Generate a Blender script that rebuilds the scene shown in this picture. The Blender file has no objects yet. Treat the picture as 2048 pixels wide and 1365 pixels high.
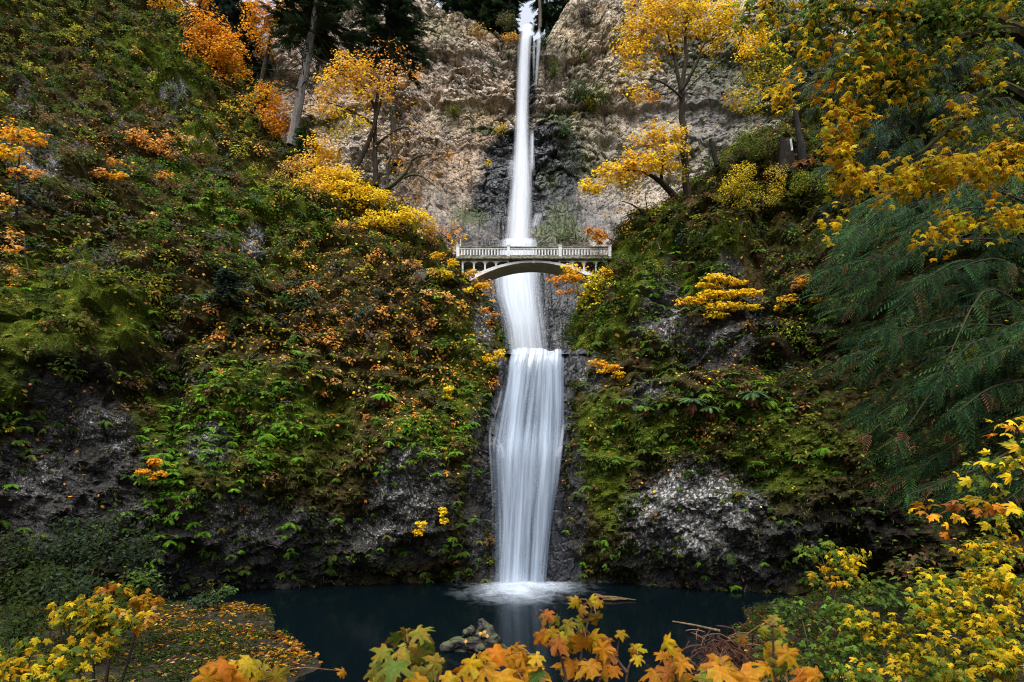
import bpy, math, random
import numpy as np

SC = bpy.context.scene
COL = SC.collection
RNG = np.random.default_rng(11)
F, CX, HY, CZ = 1137.8, 1024.0, 988.0, 8.0      # 20 mm lens on a 2048 px wide frame, eye 8 m above the pool

# ------------------------------------------------------------------ helpers
def at(px, py, D):
    """World point seen at photo pixel px,py at distance D in front of the lens."""
    return np.array([(px - CX) / F * D, D, CZ + (HY - py) / F * D])

def proj(P):
    y = np.maximum(P[..., 1], 0.1)
    return CX + F * P[..., 0] / y, HY - F * (P[..., 2] - CZ) / y

def unit(v):
    return v / np.maximum(np.linalg.norm(v, axis=-1, keepdims=True), 1e-9)

def sstep(a, b, x):
    t = np.clip((x - a) / (b - a), 0, 1)
    return t * t * (3 - 2 * t)

def hash3(ix, iy, iz, seed):
    n = (ix.astype(np.int64) * 374761393 + iy.astype(np.int64) * 668265263 + iz.astype(np.int64) * 1440662683 + seed * 974634599) & 0xffffffff
    n = ((n ^ (n >> 13)) * 1274126177) & 0xffffffff
    n = ((n ^ (n >> 16)) * 2246822519) & 0xffffffff
    n = n ^ (n >> 15)
    return (n & 0xffffff) / float(0xffffff)

def vnoise(P, seed=0):
    i = np.floor(P).astype(np.int64); f = P - i
    f = f * f * f * (f * (f * 6 - 15) + 10)
    r = 0
    for dx in (0, 1):
        for dy in (0, 1):
            for dz in (0, 1):
                w = (f[..., 0] if dx else 1 - f[..., 0]) * (f[..., 1] if dy else 1 - f[..., 1]) * (f[..., 2] if dz else 1 - f[..., 2])
                r = r + w * hash3(i[..., 0] + dx, i[..., 1] + dy, i[..., 2] + dz, seed)
    return r * 2 - 1

def fbm(P, octv=4, seed=0, gain=0.5):
    a, r = 1.0, 0
    for o in range(octv):
        r = r + a * vnoise(P * 2 ** o + o * 17.3, seed + o); a *= gain
    return r

def cells(P, seed=0):
    """F1, F2 distances and a random value per cell."""
    i = np.floor(P).astype(np.int64)
    f1 = np.full(P.shape[:-1], 9.0); f2 = f1.copy(); cid = np.zeros_like(f1); vec = np.zeros_like(P)
    for dx in (-1, 0, 1):
        for dy in (-1, 0, 1):
            for dz in (-1, 0, 1):
                a, b, c = i[..., 0] + dx, i[..., 1] + dy, i[..., 2] + dz
                q = np.stack([a + hash3(a, b, c, seed), b + hash3(a, b, c, seed + 1), c + hash3(a, b, c, seed + 2)], -1)
                d = np.linalg.norm(q - P, axis=-1)
                nearer = d < f1
                f2 = np.where(nearer, f1, np.minimum(f2, d))
                cid = np.where(nearer, hash3(a, b, c, seed + 3), cid); vec = np.where(nearer[..., None], P - q, vec)
                f1 = np.where(nearer, d, f1)
    t1, t2 = cid * 91.7, cid * 57.3
    CELL_TILT[0] = vec[..., 0] * np.cos(t1) + vec[..., 2] * np.sin(t1) + vec[..., 1] * np.cos(t2) * .4      # every cell is a tilted facet
    return f1, f2, cid
CELL_TILT = [None]

def ell(px, py, zones, p=1.3):
    """Strongest of a list of soft patches (cx, cy, rx, ry, weight)."""
    r = np.zeros_like(px)
    for cx, cy, rx, ry, w in zones:
        d = ((px - cx) / rx) ** 2 + ((py - cy) / ry) ** 2
        r = np.maximum(r, w * np.exp(-d ** p * 0.7))
    return r

def tag(o, label=None, cat=None, group=None, kind=None):
    if label: o['label'] = label
    if cat: o['category'] = cat
    if group: o['group'] = group
    if kind: o['kind'] = kind
    return o

def empty(name, loc, label=None, cat=None, group=None):
    o = bpy.data.objects.new(name, None); COL.objects.link(o)
    o.location = [float(c) for c in loc]
    o.empty_display_size = 0.3
    return tag(o, label, cat, group)

class MB:
    """Gathers pieces and links them as ONE mesh object."""
    def __init__(s): s.V = []; s.FS = []; s.n = 0
    def add(s, V, Fc, col=(0.3, 0.3, 0.3)):
        V = np.asarray(V, float).reshape(-1, 3); Fc = np.asarray(Fc, np.int64)
        col = np.asarray(col, float)
        if col.ndim == 1: col = np.tile(col, (len(Fc), 1))
        s.V.append(V); s.FS.append((Fc + s.n, col)); s.n += len(V)
    def scatter(s, T, TF, P, X, Y, Z, sc, col, fm=None):
        N, k, m = len(P), len(T), len(TF)
        if N == 0: return
        sc = np.broadcast_to(np.asarray(sc, float), (N,))
        V = P[:, None, :] + sc[:, None, None] * (T[None, :, 0:1] * X[:, None, :] + T[None, :, 1:2] * Y[:, None, :] + T[None, :, 2:3] * Z[:, None, :])
        Fc = (TF[None] + (np.arange(N) * k)[:, None, None]).reshape(-1, TF.shape[1])
        col = np.broadcast_to(np.asarray(col, float), (N, 3))
        cc = np.repeat(col, m, 0)
        if fm is not None: cc = cc * np.tile(fm, N)[:, None]
        s.add(V.reshape(-1, 3), Fc, cc)
    def tube(s, pts, rad, sides=6, col=(0.05, 0.04, 0.03), cap=True):
        pts = np.asarray(pts, float); n = len(pts)
        rad = np.broadcast_to(np.asarray(rad, float), (n,))
        d = unit(np.gradient(pts, axis=0))
        ref = np.array([0.31, 0.9, 0.2]); ref = np.where(np.abs(d @ unit(ref))[:, None] > 0.95, np.array([1., 0, 0]), ref)
        a = unit(np.cross(d, ref)); b = np.cross(d, a)
        t = np.arange(sides) / sides * 2 * np.pi
        V = pts[:, None] + rad[:, None, None] * (np.cos(t)[None, :, None] * a[:, None] + np.sin(t)[None, :, None] * b[:, None])
        i, j = np.meshgrid(np.arange(n - 1), np.arange(sides), indexing='ij'); j2 = (j + 1) % sides
        Fc = np.stack([i * sides + j, i * sides + j2, (i + 1) * sides + j2, (i + 1) * sides + j], -1).reshape(-1, 4)
        s.add(V.reshape(-1, 3), Fc, col)
        if cap and rad[-1] > 0.02:
            o = s.n - sides
            s.FS.append((np.array([[o, o + q, o + q + 1] for q in range(1, sides - 1)]), np.tile(np.asarray(col, float) if np.ndim(col) == 1 else np.asarray(col)[-1], (sides - 2, 1))))
    def box(s, lo, hi, col=(0.5, 0.5, 0.5)):
        x0, y0, z0 = lo; x1, y1, z1 = hi
        V = [(x0, y0, z0), (x1, y0, z0), (x1, y1, z0), (x0, y1, z0), (x0, y0, z1), (x1, y0, z1), (x1, y1, z1), (x0, y1, z1)]
        s.add(V, [(0, 3, 2, 1), (4, 5, 6, 7), (0, 1, 5, 4), (1, 2, 6, 5), (2, 3, 7, 6), (3, 0, 4, 7)], col)
    def build(s, name, mat, parent=None, loc=None, smooth=False, attrs=None):
        V = np.concatenate(s.V) if s.V else np.zeros((0, 3))
        if parent is not None and loc is None: loc = parent.matrix_basis.translation if parent.type == 'EMPTY' or True else (0, 0, 0)
        off = np.zeros(3)
        p = parent
        if parent is not None:
            off = np.array(WLOC[parent.name]) if parent.name in WLOC else np.array(parent.location)
        elif loc is not None:
            off = np.array(loc, float)
        V = V - off
        me = bpy.data.meshes.new(name)
        tot = np.concatenate([np.full(len(f), f.shape[1]) for f, c in s.FS]).astype(np.int32)
        idx = np.concatenate([f.ravel() for f, c in s.FS]).astype(np.int32)
        col = np.concatenate([c for f, c in s.FS])
        me.vertices.add(len(V)); me.vertices.foreach_set('co', V.astype(np.float32).ravel())
        me.loops.add(len(idx)); me.loops.foreach_set('vertex_index', idx)
        me.polygons.add(len(tot))
        st = np.zeros(len(tot), np.int32); st[1:] = np.cumsum(tot)[:-1]
        me.polygons.foreach_set('loop_start', st); me.polygons.foreach_set('loop_total', tot)
        me.polygons.foreach_set('use_smooth', np.full(len(tot), bool(smooth)))
        me.update(calc_edges=True)
        at_ = me.attributes.new('Col', 'FLOAT_COLOR', 'FACE')
        at_.data.foreach_set('color', np.concatenate([col, np.ones((len(col), 1))], 1).astype(np.float32).ravel())
        for k, a in (attrs or {}).items():
            a = np.asarray(a, np.float32)
            if a.ndim == 1:
                me.attributes.new(k, 'FLOAT', 'POINT').data.foreach_set('value', a)
            else:
                me.attributes.new(k, 'FLOAT_VECTOR', 'POINT').data.foreach_set('vector', a.ravel())
        o = bpy.data.objects.new(name, me); COL.objects.link(o)
        if mat: me.materials.append(mat)
        if parent is not None:
            o.parent = parent; WLOC[o.name] = tuple(off)
        elif loc is not None:
            o.location = [float(c) for c in loc]
        return o
WLOC = {}      # world origin of children (their own offset under the parent is zero)

def grid_faces(nu, nv):
    i, j = np.meshgrid(np.arange(nu - 1), np.arange(nv - 1), indexing='ij')
    return np.stack([i * nv + j, (i + 1) * nv + j, (i + 1) * nv + j + 1, i * nv + j + 1], -1).reshape(-1, 4)

def grid_normals(G):
    n = unit(np.cross(np.gradient(G, axis=0), np.gradient(G, axis=1)))
    return n

# ------------------------------------------------------------------ materials
def new_mat(name):
    m = bpy.data.materials.new(name); m.use_nodes = True
    nt = m.node_tree; nt.nodes.clear()
    return m, nt

class NT:
    def __init__(s, nt): s.nt = nt
    def n(s, t, **kw):
        nd = s.nt.nodes.new(t)
        for k, v in kw.items():
            if k.startswith('i_'):
                nd.inputs[int(k[2:]) if k[2:].isdigit() else k[2:].replace('_', ' ')].default_value = v
            else: setattr(nd, k, v)
        return nd
    def l(s, a, b): s.nt.links.new(a, b)
    def attr(s, name, out='Fac'): return s.n('ShaderNodeAttribute', attribute_name=name).outputs[out]
    def math(s, op, a, b=None, clamp=False):
        nd = s.n('ShaderNodeMath', operation=op, use_clamp=clamp)
        for k, v in ((0, a), (1, b)):
            if v is None: continue
            if isinstance(v, (int, float)): nd.inputs[k].default_value = v
            else: s.l(v, nd.inputs[k])
        return nd.outputs[0]
    def mix(s, fac, a, b, bt='MIX'):
        nd = s.n('ShaderNodeMix', data_type='RGBA', blend_type=bt)
        for k, v in ((0, fac), (6, a), (7, b)):
            if isinstance(v, (int, float)): nd.inputs[k].default_value = v
            elif isinstance(v, tuple): nd.inputs[k].default_value = (*v, 1)
            else: s.l(v, nd.inputs[k])
        return nd.outputs[2]
    def ramp(s, fac, stops):
        nd = s.n('ShaderNodeValToRGB'); e = nd.color_ramp.elements
        while len(e) < len(stops): e.new(0.5)
        for el, (p, c) in zip(e, stops):
            el.position = p; el.color = (*c, 1) if isinstance(c, tuple) else (c, c, c, 1)
        s.l(fac, nd.inputs[0]); return nd.outputs[0]
    def noise(s, scale, detail=4, rough=0.55, vec=None, dist=0.0):
        nd = s.n('ShaderNodeTexNoise'); nd.inputs['Scale'].default_value = scale; nd.inputs['Detail'].default_value = detail
        nd.inputs['Roughness'].default_value = rough; nd.inputs['Distortion'].default_value = dist
        if vec is not None: s.l(vec, nd.inputs['Vector'])
        return nd.outputs[0]
    def voro(s, scale, feature='F1', vec=None, out='Distance', rnd=1.0):
        nd = s.n('ShaderNodeTexVoronoi', feature=feature); nd.inputs['Scale'].default_value = scale; nd.inputs['Randomness'].default_value = rnd
        if vec is not None: s.l(vec, nd.inputs['Vector'])
        return nd.outputs[out]
    def pos(s): return s.n('ShaderNodeNewGeometry').outputs['Position']
    def mapping(s, vec, scale=(1, 1, 1), rot=(0, 0, 0)):
        nd = s.n('ShaderNodeMapping'); s.l(vec, nd.inputs[0]); nd.inputs['Scale'].default_value = scale; nd.inputs['Rotation'].default_value = rot
        return nd.outputs[0]
    def bsdf(s, col, rough=0.8, normal=None, spec=0.3):
        b = s.n('ShaderNodeBsdfPrincipled')
        if isinstance(spec, (int, float)): b.inputs['Specular IOR Level'].default_value = spec
        else: s.l(spec, b.inputs['Specular IOR Level'])
        if isinstance(col, tuple): b.inputs['Base Color'].default_value = (*col, 1)
        else: s.l(col, b.inputs['Base Color'])
        if isinstance(rough, (int, float)): b.inputs['Roughness'].default_value = rough
        else: s.l(rough, b.inputs['Roughness'])
        if normal is not None: s.l(normal, b.inputs['Normal'])
        return b.outputs[0]
    def bump(s, h, strength=0.5, dist=0.1):
        b = s.n('ShaderNodeBump'); b.inputs['Strength'].default_value = strength; b.inputs['Distance'].default_value = dist
        s.l(h, b.inputs['Height']); return b.outputs[0]
    def out(s, sh): o = s.n('ShaderNodeOutputMaterial'); s.l(sh, o.inputs[0]); return o

def leaf_mat(name, transl=0.35, rough=0.55, spec=0.25, veins=False):
    m, nt = new_mat(name); T = NT(nt)
    c = T.attr('Col', 'Color')
    nz = T.noise(2.5, 2, vec=T.pos())
    c2 = T.mix(1.0, c, T.ramp(nz, [(0.3, 0.82), (0.7, 1.12)]), 'MULTIPLY')
    b = T.bsdf(c2, rough, spec=spec)
    tr = T.n('ShaderNodeBsdfTranslucent'); T.l(c2, tr.inputs[0])
    mx = T.n('ShaderNodeMixShader'); mx.inputs[0].default_value = transl
    T.l(b, mx.inputs[1]); T.l(tr.outputs[0], mx.inputs[2]); T.out(mx.outputs[0])
    return m

M = {}
M['leaf'] = leaf_mat('leaf', 0.42, .6, .06)
M['needle'] = leaf_mat('needle', 0.12, 0.7, 0.06)
M['fern'] = leaf_mat('fern_leaf', 0.3, 0.6, 0.08)
M['moss_blade'] = leaf_mat('moss_blade', 0.15, 0.9, 0.02)

def bark_mat():
    m, nt = new_mat('bark'); T = NT(nt)
    p = T.pos(); c = T.attr('Col', 'Color')
    v = T.mapping(p, (1, 1, 0.25))
    nz = T.noise(9, 6, 0.65, v); mossn = T.noise(1.3, 4, 0.6, p)
    cc = T.mix(1.0, c, T.ramp(nz, [(0.3, 0.45), (0.7, 1.5)]), 'MULTIPLY')
    up = T.n('ShaderNodeSeparateXYZ'); T.l(T.n('ShaderNodeNewGeometry').outputs['Normal'], up.inputs[0])
    mf = T.math('ADD', T.math('MULTIPLY', up.outputs[2], 0.25), mossn)
    cc = T.mix(T.ramp(mf, [(0.58, 0.0), (0.78, 0.85)]), cc, (0.06, 0.075, 0.015))
    T.out(T.bsdf(cc, 0.9, T.bump(nz, 0.8, 0.05), 0.1)); return m
M['bark'] = bark_mat()
# ------------------------------------------------------------------ camera, sky, sun
cam = bpy.data.cameras.new('camera'); cam.lens = 20.0; cam.sensor_width = 36.0
cam.shift_y = (HY - 682.5) / 2048.0; cam.clip_start = 0.05; cam.clip_end = 3000
camo = bpy.data.objects.new('camera', cam); COL.objects.link(camo)
camo.location = (0, 0, CZ); camo.rotation_euler = (math.pi / 2, 0, 0); SC.camera = camo
cam.dof.use_dof = True; cam.dof.focus_distance = 48.0; cam.dof.aperture_fstop = 4.5

SUN_EL, SUN_AZ = math.radians(66), math.radians(196)      # azimuth from +Y, clockwise
w = bpy.data.worlds.new('World'); SC.world = w; w.use_nodes = True
nt = w.node_tree; bg = nt.nodes['Background']
sky = nt.nodes.new('ShaderNodeTexSky'); sky.sky_type = 'NISHITA'; sky.sun_disc = False
sky.sun_elevation = SUN_EL; sky.sun_rotation = SUN_AZ; sky.air_density = 1.0; sky.dust_density = 4.0; sky.ozone_density = 1.0
hsv = nt.nodes.new('ShaderNodeHueSaturation'); hsv.inputs['Saturation'].default_value = .35; hsv.inputs['Value'].default_value = 1.0
# an overcast sky is about three times as bright overhead as near the horizon
tc = nt.nodes.new('ShaderNodeTexCoord'); sz = nt.nodes.new('ShaderNodeSeparateXYZ'); nt.links.new(tc.outputs['Generated'], sz.inputs[0])
mr = nt.nodes.new('ShaderNodeMapRange'); mr.inputs['To Min'].default_value = .35; mr.inputs['To Max'].default_value = 1.35; nt.links.new(sz.outputs[2], mr.inputs['Value'])
vm = nt.nodes.new('ShaderNodeVectorMath'); vm.operation = 'SCALE'; nt.links.new(mr.outputs[0], vm.inputs['Scale'])
nt.links.new(sky.outputs[0], hsv.inputs['Color']); nt.links.new(hsv.outputs[0], vm.inputs[0]); nt.links.new(vm.outputs[0], bg.inputs[0]); bg.inputs[1].default_value = 0.15
sun = bpy.data.lights.new('sun', 'SUN'); sun.energy = 1.3; sun.angle = math.radians(44); sun.color = (1.0, 0.95, 0.88)
so = bpy.data.objects.new('sun', sun); COL.objects.link(so)
from mathutils import Vector
sd = Vector((math.sin(SUN_AZ) * math.cos(SUN_EL), math.cos(SUN_AZ) * math.cos(SUN_EL), math.sin(SUN_EL)))
so.rotation_euler = sd.to_track_quat('Z', 'Y').to_euler(); so.location = (0, -20, 120)
SC.view_settings.view_transform = 'Standard'; SC.view_settings.look = 'None'; SC.view_settings.gamma = 1.0
SC.view_settings.exposure = 1.3
SC.render.engine = 'CYCLES'
SC.cycles.max_bounces = 5; SC.cycles.diffuse_bounces = 2; SC.cycles.glossy_bounces = 2; SC.cycles.transmission_bounces = 3
SC.cycles.filter_width = 1.1; SC.cycles.transparent_max_bounces = 24; SC.cycles.use_denoising = True; SC.cycles.denoising_prefilter = 'NONE'
SC.cycles.caustics_reflective = False; SC.cycles.caustics_refractive = False

# ------------------------------------------------------------------ terrain materials
def cliff_mat():
    m, nt = new_mat('basalt_cliff'); T = NT(nt)
    p = T.pos()
    wet, moss, warm, lich, slab = (T.attr(k) for k in ('wet', 'moss', 'warm', 'lich', 'slab'))
    n1 = T.noise(0.35, 6, 0.65, p); n2 = T.noise(1.6, 6, 0.7, p); n3 = T.noise(5.0, 4, 0.7, p)
    v1 = T.voro(1.1, 'F1', p, 'Color'); vd = T.voro(1.1, 'DISTANCE_TO_EDGE', p); v2 = T.voro(2.6, 'DISTANCE_TO_EDGE', p)
    vsep = T.n('ShaderNodeSeparateXYZ'); T.l(v1, vsep.inputs[0])
    base = T.ramp(n2, [(0.28, (0.22, 0.19, 0.16)), (0.48, (0.50, 0.435, 0.365)), (0.7, (0.70, 0.625, 0.54))])
    base = T.mix(1.0, base, T.ramp(vsep.outputs[0], [(0, 0.72), (1, 1.2)]), 'MULTIPLY')
    orange = T.ramp(n3, [(0.3, (0.40, 0.23, 0.12)), (0.7, (0.64, 0.46, 0.31))])
    wf = T.math('MULTIPLY', T.math('ADD', warm, T.math('MULTIPLY', T.math('SUBTRACT', n1, 0.5), 2.4)), 0.8, True)
    base = T.mix(wf, base, orange)
    big_v = T.voro(.42, 'DISTANCE_TO_EDGE', T.mapping(p, (1.3, 1.3, .7)))
    base = T.mix(1.0, base, T.ramp(big_v, [(0.0, 0.35), (0.05, 1.0)]), 'MULTIPLY')
    seep = T.ramp(T.noise(.5, 4, .6, T.mapping(p, (1.6, 1.6, .16))), [(.40, .55), (.56, 1.0)])
    base = T.mix(1.0, base, seep, 'MULTIPLY')
    crack = T.ramp(T.math('MINIMUM', vd, T.math('ADD', T.math('MULTIPLY', v2, 1.0), slab)), [(0.0, 0.30), (0.045, 1.0)])
    base = T.mix(1.0, base, crack, 'MULTIPLY')
    lf = T.math('MULTIPLY', lich, T.ramp(n2, [(0.4, 0.0), (0.6, 1.0)]))
    base = T.mix(lf, base, (0.24, 0.23, 0.10))
    sm = T.mapping(p, (1.2, 1.2, 0.18)); sn = T.noise(1.2, 5, 0.65, sm)
    slabc = T.ramp(sn, [(0.3, (0.075, 0.07, 0.068)), (0.7, (0.19, 0.18, 0.175))])
    base = T.mix(slab, base, slabc)
    wetc = T.ramp(sn, [(0.3, (0.010, 0.011, 0.013)), (0.55, (0.030, 0.032, 0.036)), (0.75, (0.085, 0.09, 0.10))])
    wfac = T.ramp(T.math('ADD', wet, T.math('MULTIPLY', T.math('SUBTRACT', n2, 0.5), 0.7)), [(0.35, 0.0), (0.6, 1.0)])
    base = T.mix(wfac, base, wetc)
    mf = T.ramp(T.math('ADD', moss, T.math('MULTIPLY', T.math('SUBTRACT', n2, 0.5), 1.5)), [(0.4, 0.0), (0.7, 0.92)])
    mossc = T.ramp(n3, [(0.3, (0.016, 0.028, 0.010)), (0.7, (0.075, 0.095, 0.028))])
    base = T.mix(mf, base, mossc)
    h = T.math('ADD', T.math('MULTIPLY', n2, 0.6), T.math('ADD', T.math('MULTIPLY', n3, 0.3), T.math('MULTIPLY', T.math('MINIMUM', vd, 0.15), 2.2)))
    rough = T.math('SUBTRACT', 0.9, T.math('MULTIPLY', wfac, 0.45))
    T.out(T.bsdf(base, rough, T.bump(h, 0.7, 0.25), 0.3)); return m

def hill_mat(name):
    m, nt = new_mat(name); T = NT(nt)
    p = T.pos()
    rock, moss, white, dark = (T.attr(k) for k in ('rock', 'moss', 'white', 'dark'))
    n1 = T.noise(0.6, 5, 0.6, p); n2 = T.noise(2.6, 6, 0.68, p); n3 = T.noise(9, 4, 0.7, p)
    sm = T.mapping(p, (3.0, 3.0, 0.5)); sn = T.noise(1.0, 5, 0.65, sm)
    soil = T.ramp(n2, [(0.3, (0.018, 0.014, 0.007)), (0.52, (0.045, 0.034, 0.014)), (0.75, (0.085, 0.066, 0.026))])
    mossc = T.ramp(n3, [(0.3, (0.020, 0.030, 0.004)), (0.52, (0.065, 0.085, 0.010)), (0.72, (0.13, 0.16, 0.020))])
    ms = T.ramp(T.math('ADD', moss, T.math('MULTIPLY', T.math('SUBTRACT', n2, 0.5), 1.4)), [(0.38, 0.0), (0.62, 1.0)])
    c = T.mix(ms, soil, mossc)
    vd = T.voro(2.2, 'DISTANCE_TO_EDGE', p)
    rockc = T.ramp(n2, [(0.30, (0.008, 0.007, 0.0065)), (0.52, (0.032, 0.029, 0.026)), (0.75, (0.115, 0.108, 0.102))])
    rockc = T.mix(1.0, rockc, T.ramp(vd, [(0, 0.35), (0.08, 1)]), 'MULTIPLY')
    spk = T.noise(5.5, 4, 0.7, T.mapping(p, (1.5, 1.5, 0.9)))
    wsp = T.ramp(T.math('ADD', spk, T.math('MULTIPLY', T.math('SUBTRACT', white, 0.5), 0.45)), [(0.46, 0.0), (0.52, 1.0)])
    flake = T.ramp(T.voro(2.7, 'F1', T.mapping(p, (1.25, 1.25, .9))), [(.34, 1.0), (.50, 0.12)])
    wsp = T.math('MULTIPLY', wsp, flake)
    rockc = T.mix(T.math('MULTIPLY', wsp, T.ramp(white, [(0.05, 0.0), (0.35, 1.0)])), rockc, T.ramp(n3, [(0.35, (0.26, 0.26, 0.255)), (0.65, (0.54, 0.54, 0.53))]))
    rf = T.ramp(T.math('ADD', rock, T.math('MULTIPLY', T.math('SUBTRACT', n2, 0.5), 1.2)), [(0.40, 0.0), (0.58, 1.0)])
    c = T.mix(rf, c, rockc)
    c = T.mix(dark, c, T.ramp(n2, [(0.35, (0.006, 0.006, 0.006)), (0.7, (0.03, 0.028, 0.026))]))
    h = T.math('ADD', n2, T.math('ADD', T.math('MULTIPLY', n3, 0.5), T.math('MULTIPLY', T.math('MULTIPLY', T.math('MINIMUM', vd, 0.2), 2.0), rf)))
    T.out(T.bsdf(c, T.math('SUBTRACT', 0.95, T.math('MULTIPLY', rf, 0.5)), T.bump(h, 1.0, 0.25), T.math('MULTIPLY', rf, .5))); return m

# ------------------------------------------------------------------ the far cliff
CLIFF_D = np.array([[12, 71], [22, 75], [28, 77], [36, 81], [44, 86], [52, 91], [60, 95], [75, 97.5], [95, 98.5], [125, 103]])
def rim_z(x):
    """Height of the cliff rim along x; a notch where the stream comes over."""
    k = np.array([[-70, 86], [-56, 92], [-48, 95], [-40, 99], [-32, 103], [-24, 101], [-18, 98], [-13.5, 93], [-9, 89.6], [-4, 89.2], [-0.2, 88.6], [0.9, 87.2], [1.4, 85.2], [5.2, 85.2], [6.0, 86.8], [7.2, 89], [9, 91.5], [12, 98], [18, 104], [30, 108], [80, 104]])
    x = np.asarray(x, float); w = np.abs(x - 3.3) > 2.6
    return np.interp(x, k[:, 0], k[:, 1]) + w * fbm(np.stack([x / 2.2, 0 * x, 0 * x], -1), 3, 55) * .9
def cliff_base(x, z):
    D = np.interp(z, CLIFF_D[:, 0], CLIFF_D[:, 1])
    D = D + 0.0045 * np.where(x < -8, (x + 8) ** 2, 0) - 0.002 * np.where(x > 25, (x - 25) ** 2, 0)
    return D
WETZ = [(1050, 330, 75, 75, 1.0), (1030, 400, 90, 70, 1.0), (1000, 330, 45, 60, .75), (1110, 330, 55, 90, 1.0), (1110, 420, 60, 60, .8), (1052, 160, 26, 130, .7), (1060, 90, 30, 60, .7),
        (1040, 620, 160, 150, 1.0), (1090, 640, 120, 140, 1.0), (985, 420, 40, 50, .6), (1100, 285, 40, 50, 1.0)]
SLABZ = [(920, 470, 85, 38, .95), (985, 470, 45, 45, 1.0), (1180, 440, 75, 45, 1.0), (1200, 400, 60, 40, .7), (1270, 330, 60, 60, .5), (1330, 260, 60, 120, .6), (1430, 210, 110, 120, .85), (1230, 270, 55, 60, .45), (860, 430, 50, 60, .4)]
CMOSS = [(1140, 290, 45, 60, .55), (1175, 330, 55, 45, .6), (1150, 230, 30, 40, .45), (940, 430, 45, 30, .7), (985, 262, 45, 12, .8), (1110, 232, 40, 16, .8), (1120, 450, 40, 60, .75), (1100, 360, 35, 40, .6), (1230, 200, 90, 50, .35), (1040, 170, 20, 40, .6), (640, 250, 60, 60, .5), (1450, 110, 150, 120, .62), (1570, 130, 110, 150, .85), (1400, 300, 60, 60, .5), (1290, 330, 50, 40, .5),
         (1090, 470, 30, 40, .7), (1300, 60, 120, 30, .3), (880, 45, 60, 16, .5), (1010, 50, 30, 16, .5)]
CWARM = [(870, 190, 60, 130, .35), (970, 240, 40, 60, .7), (905, 330, 60, 60, .6), (650, 190, 80, 80, .55), (1250, 215, 60, 50, .6), (1200, 70, 90, 60, .45), (960, 60, 110, 40, .5), (840, 330, 50, 60, .5), (860, 480, 60, 50, .6)]
CLICH = [(1180, 300, 110, 90, .7), (1300, 130, 160, 120, .5), (930, 230, 60, 30, .6), (1150, 60, 80, 60, .5), (900, 60, 120, 30, .6)]

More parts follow.
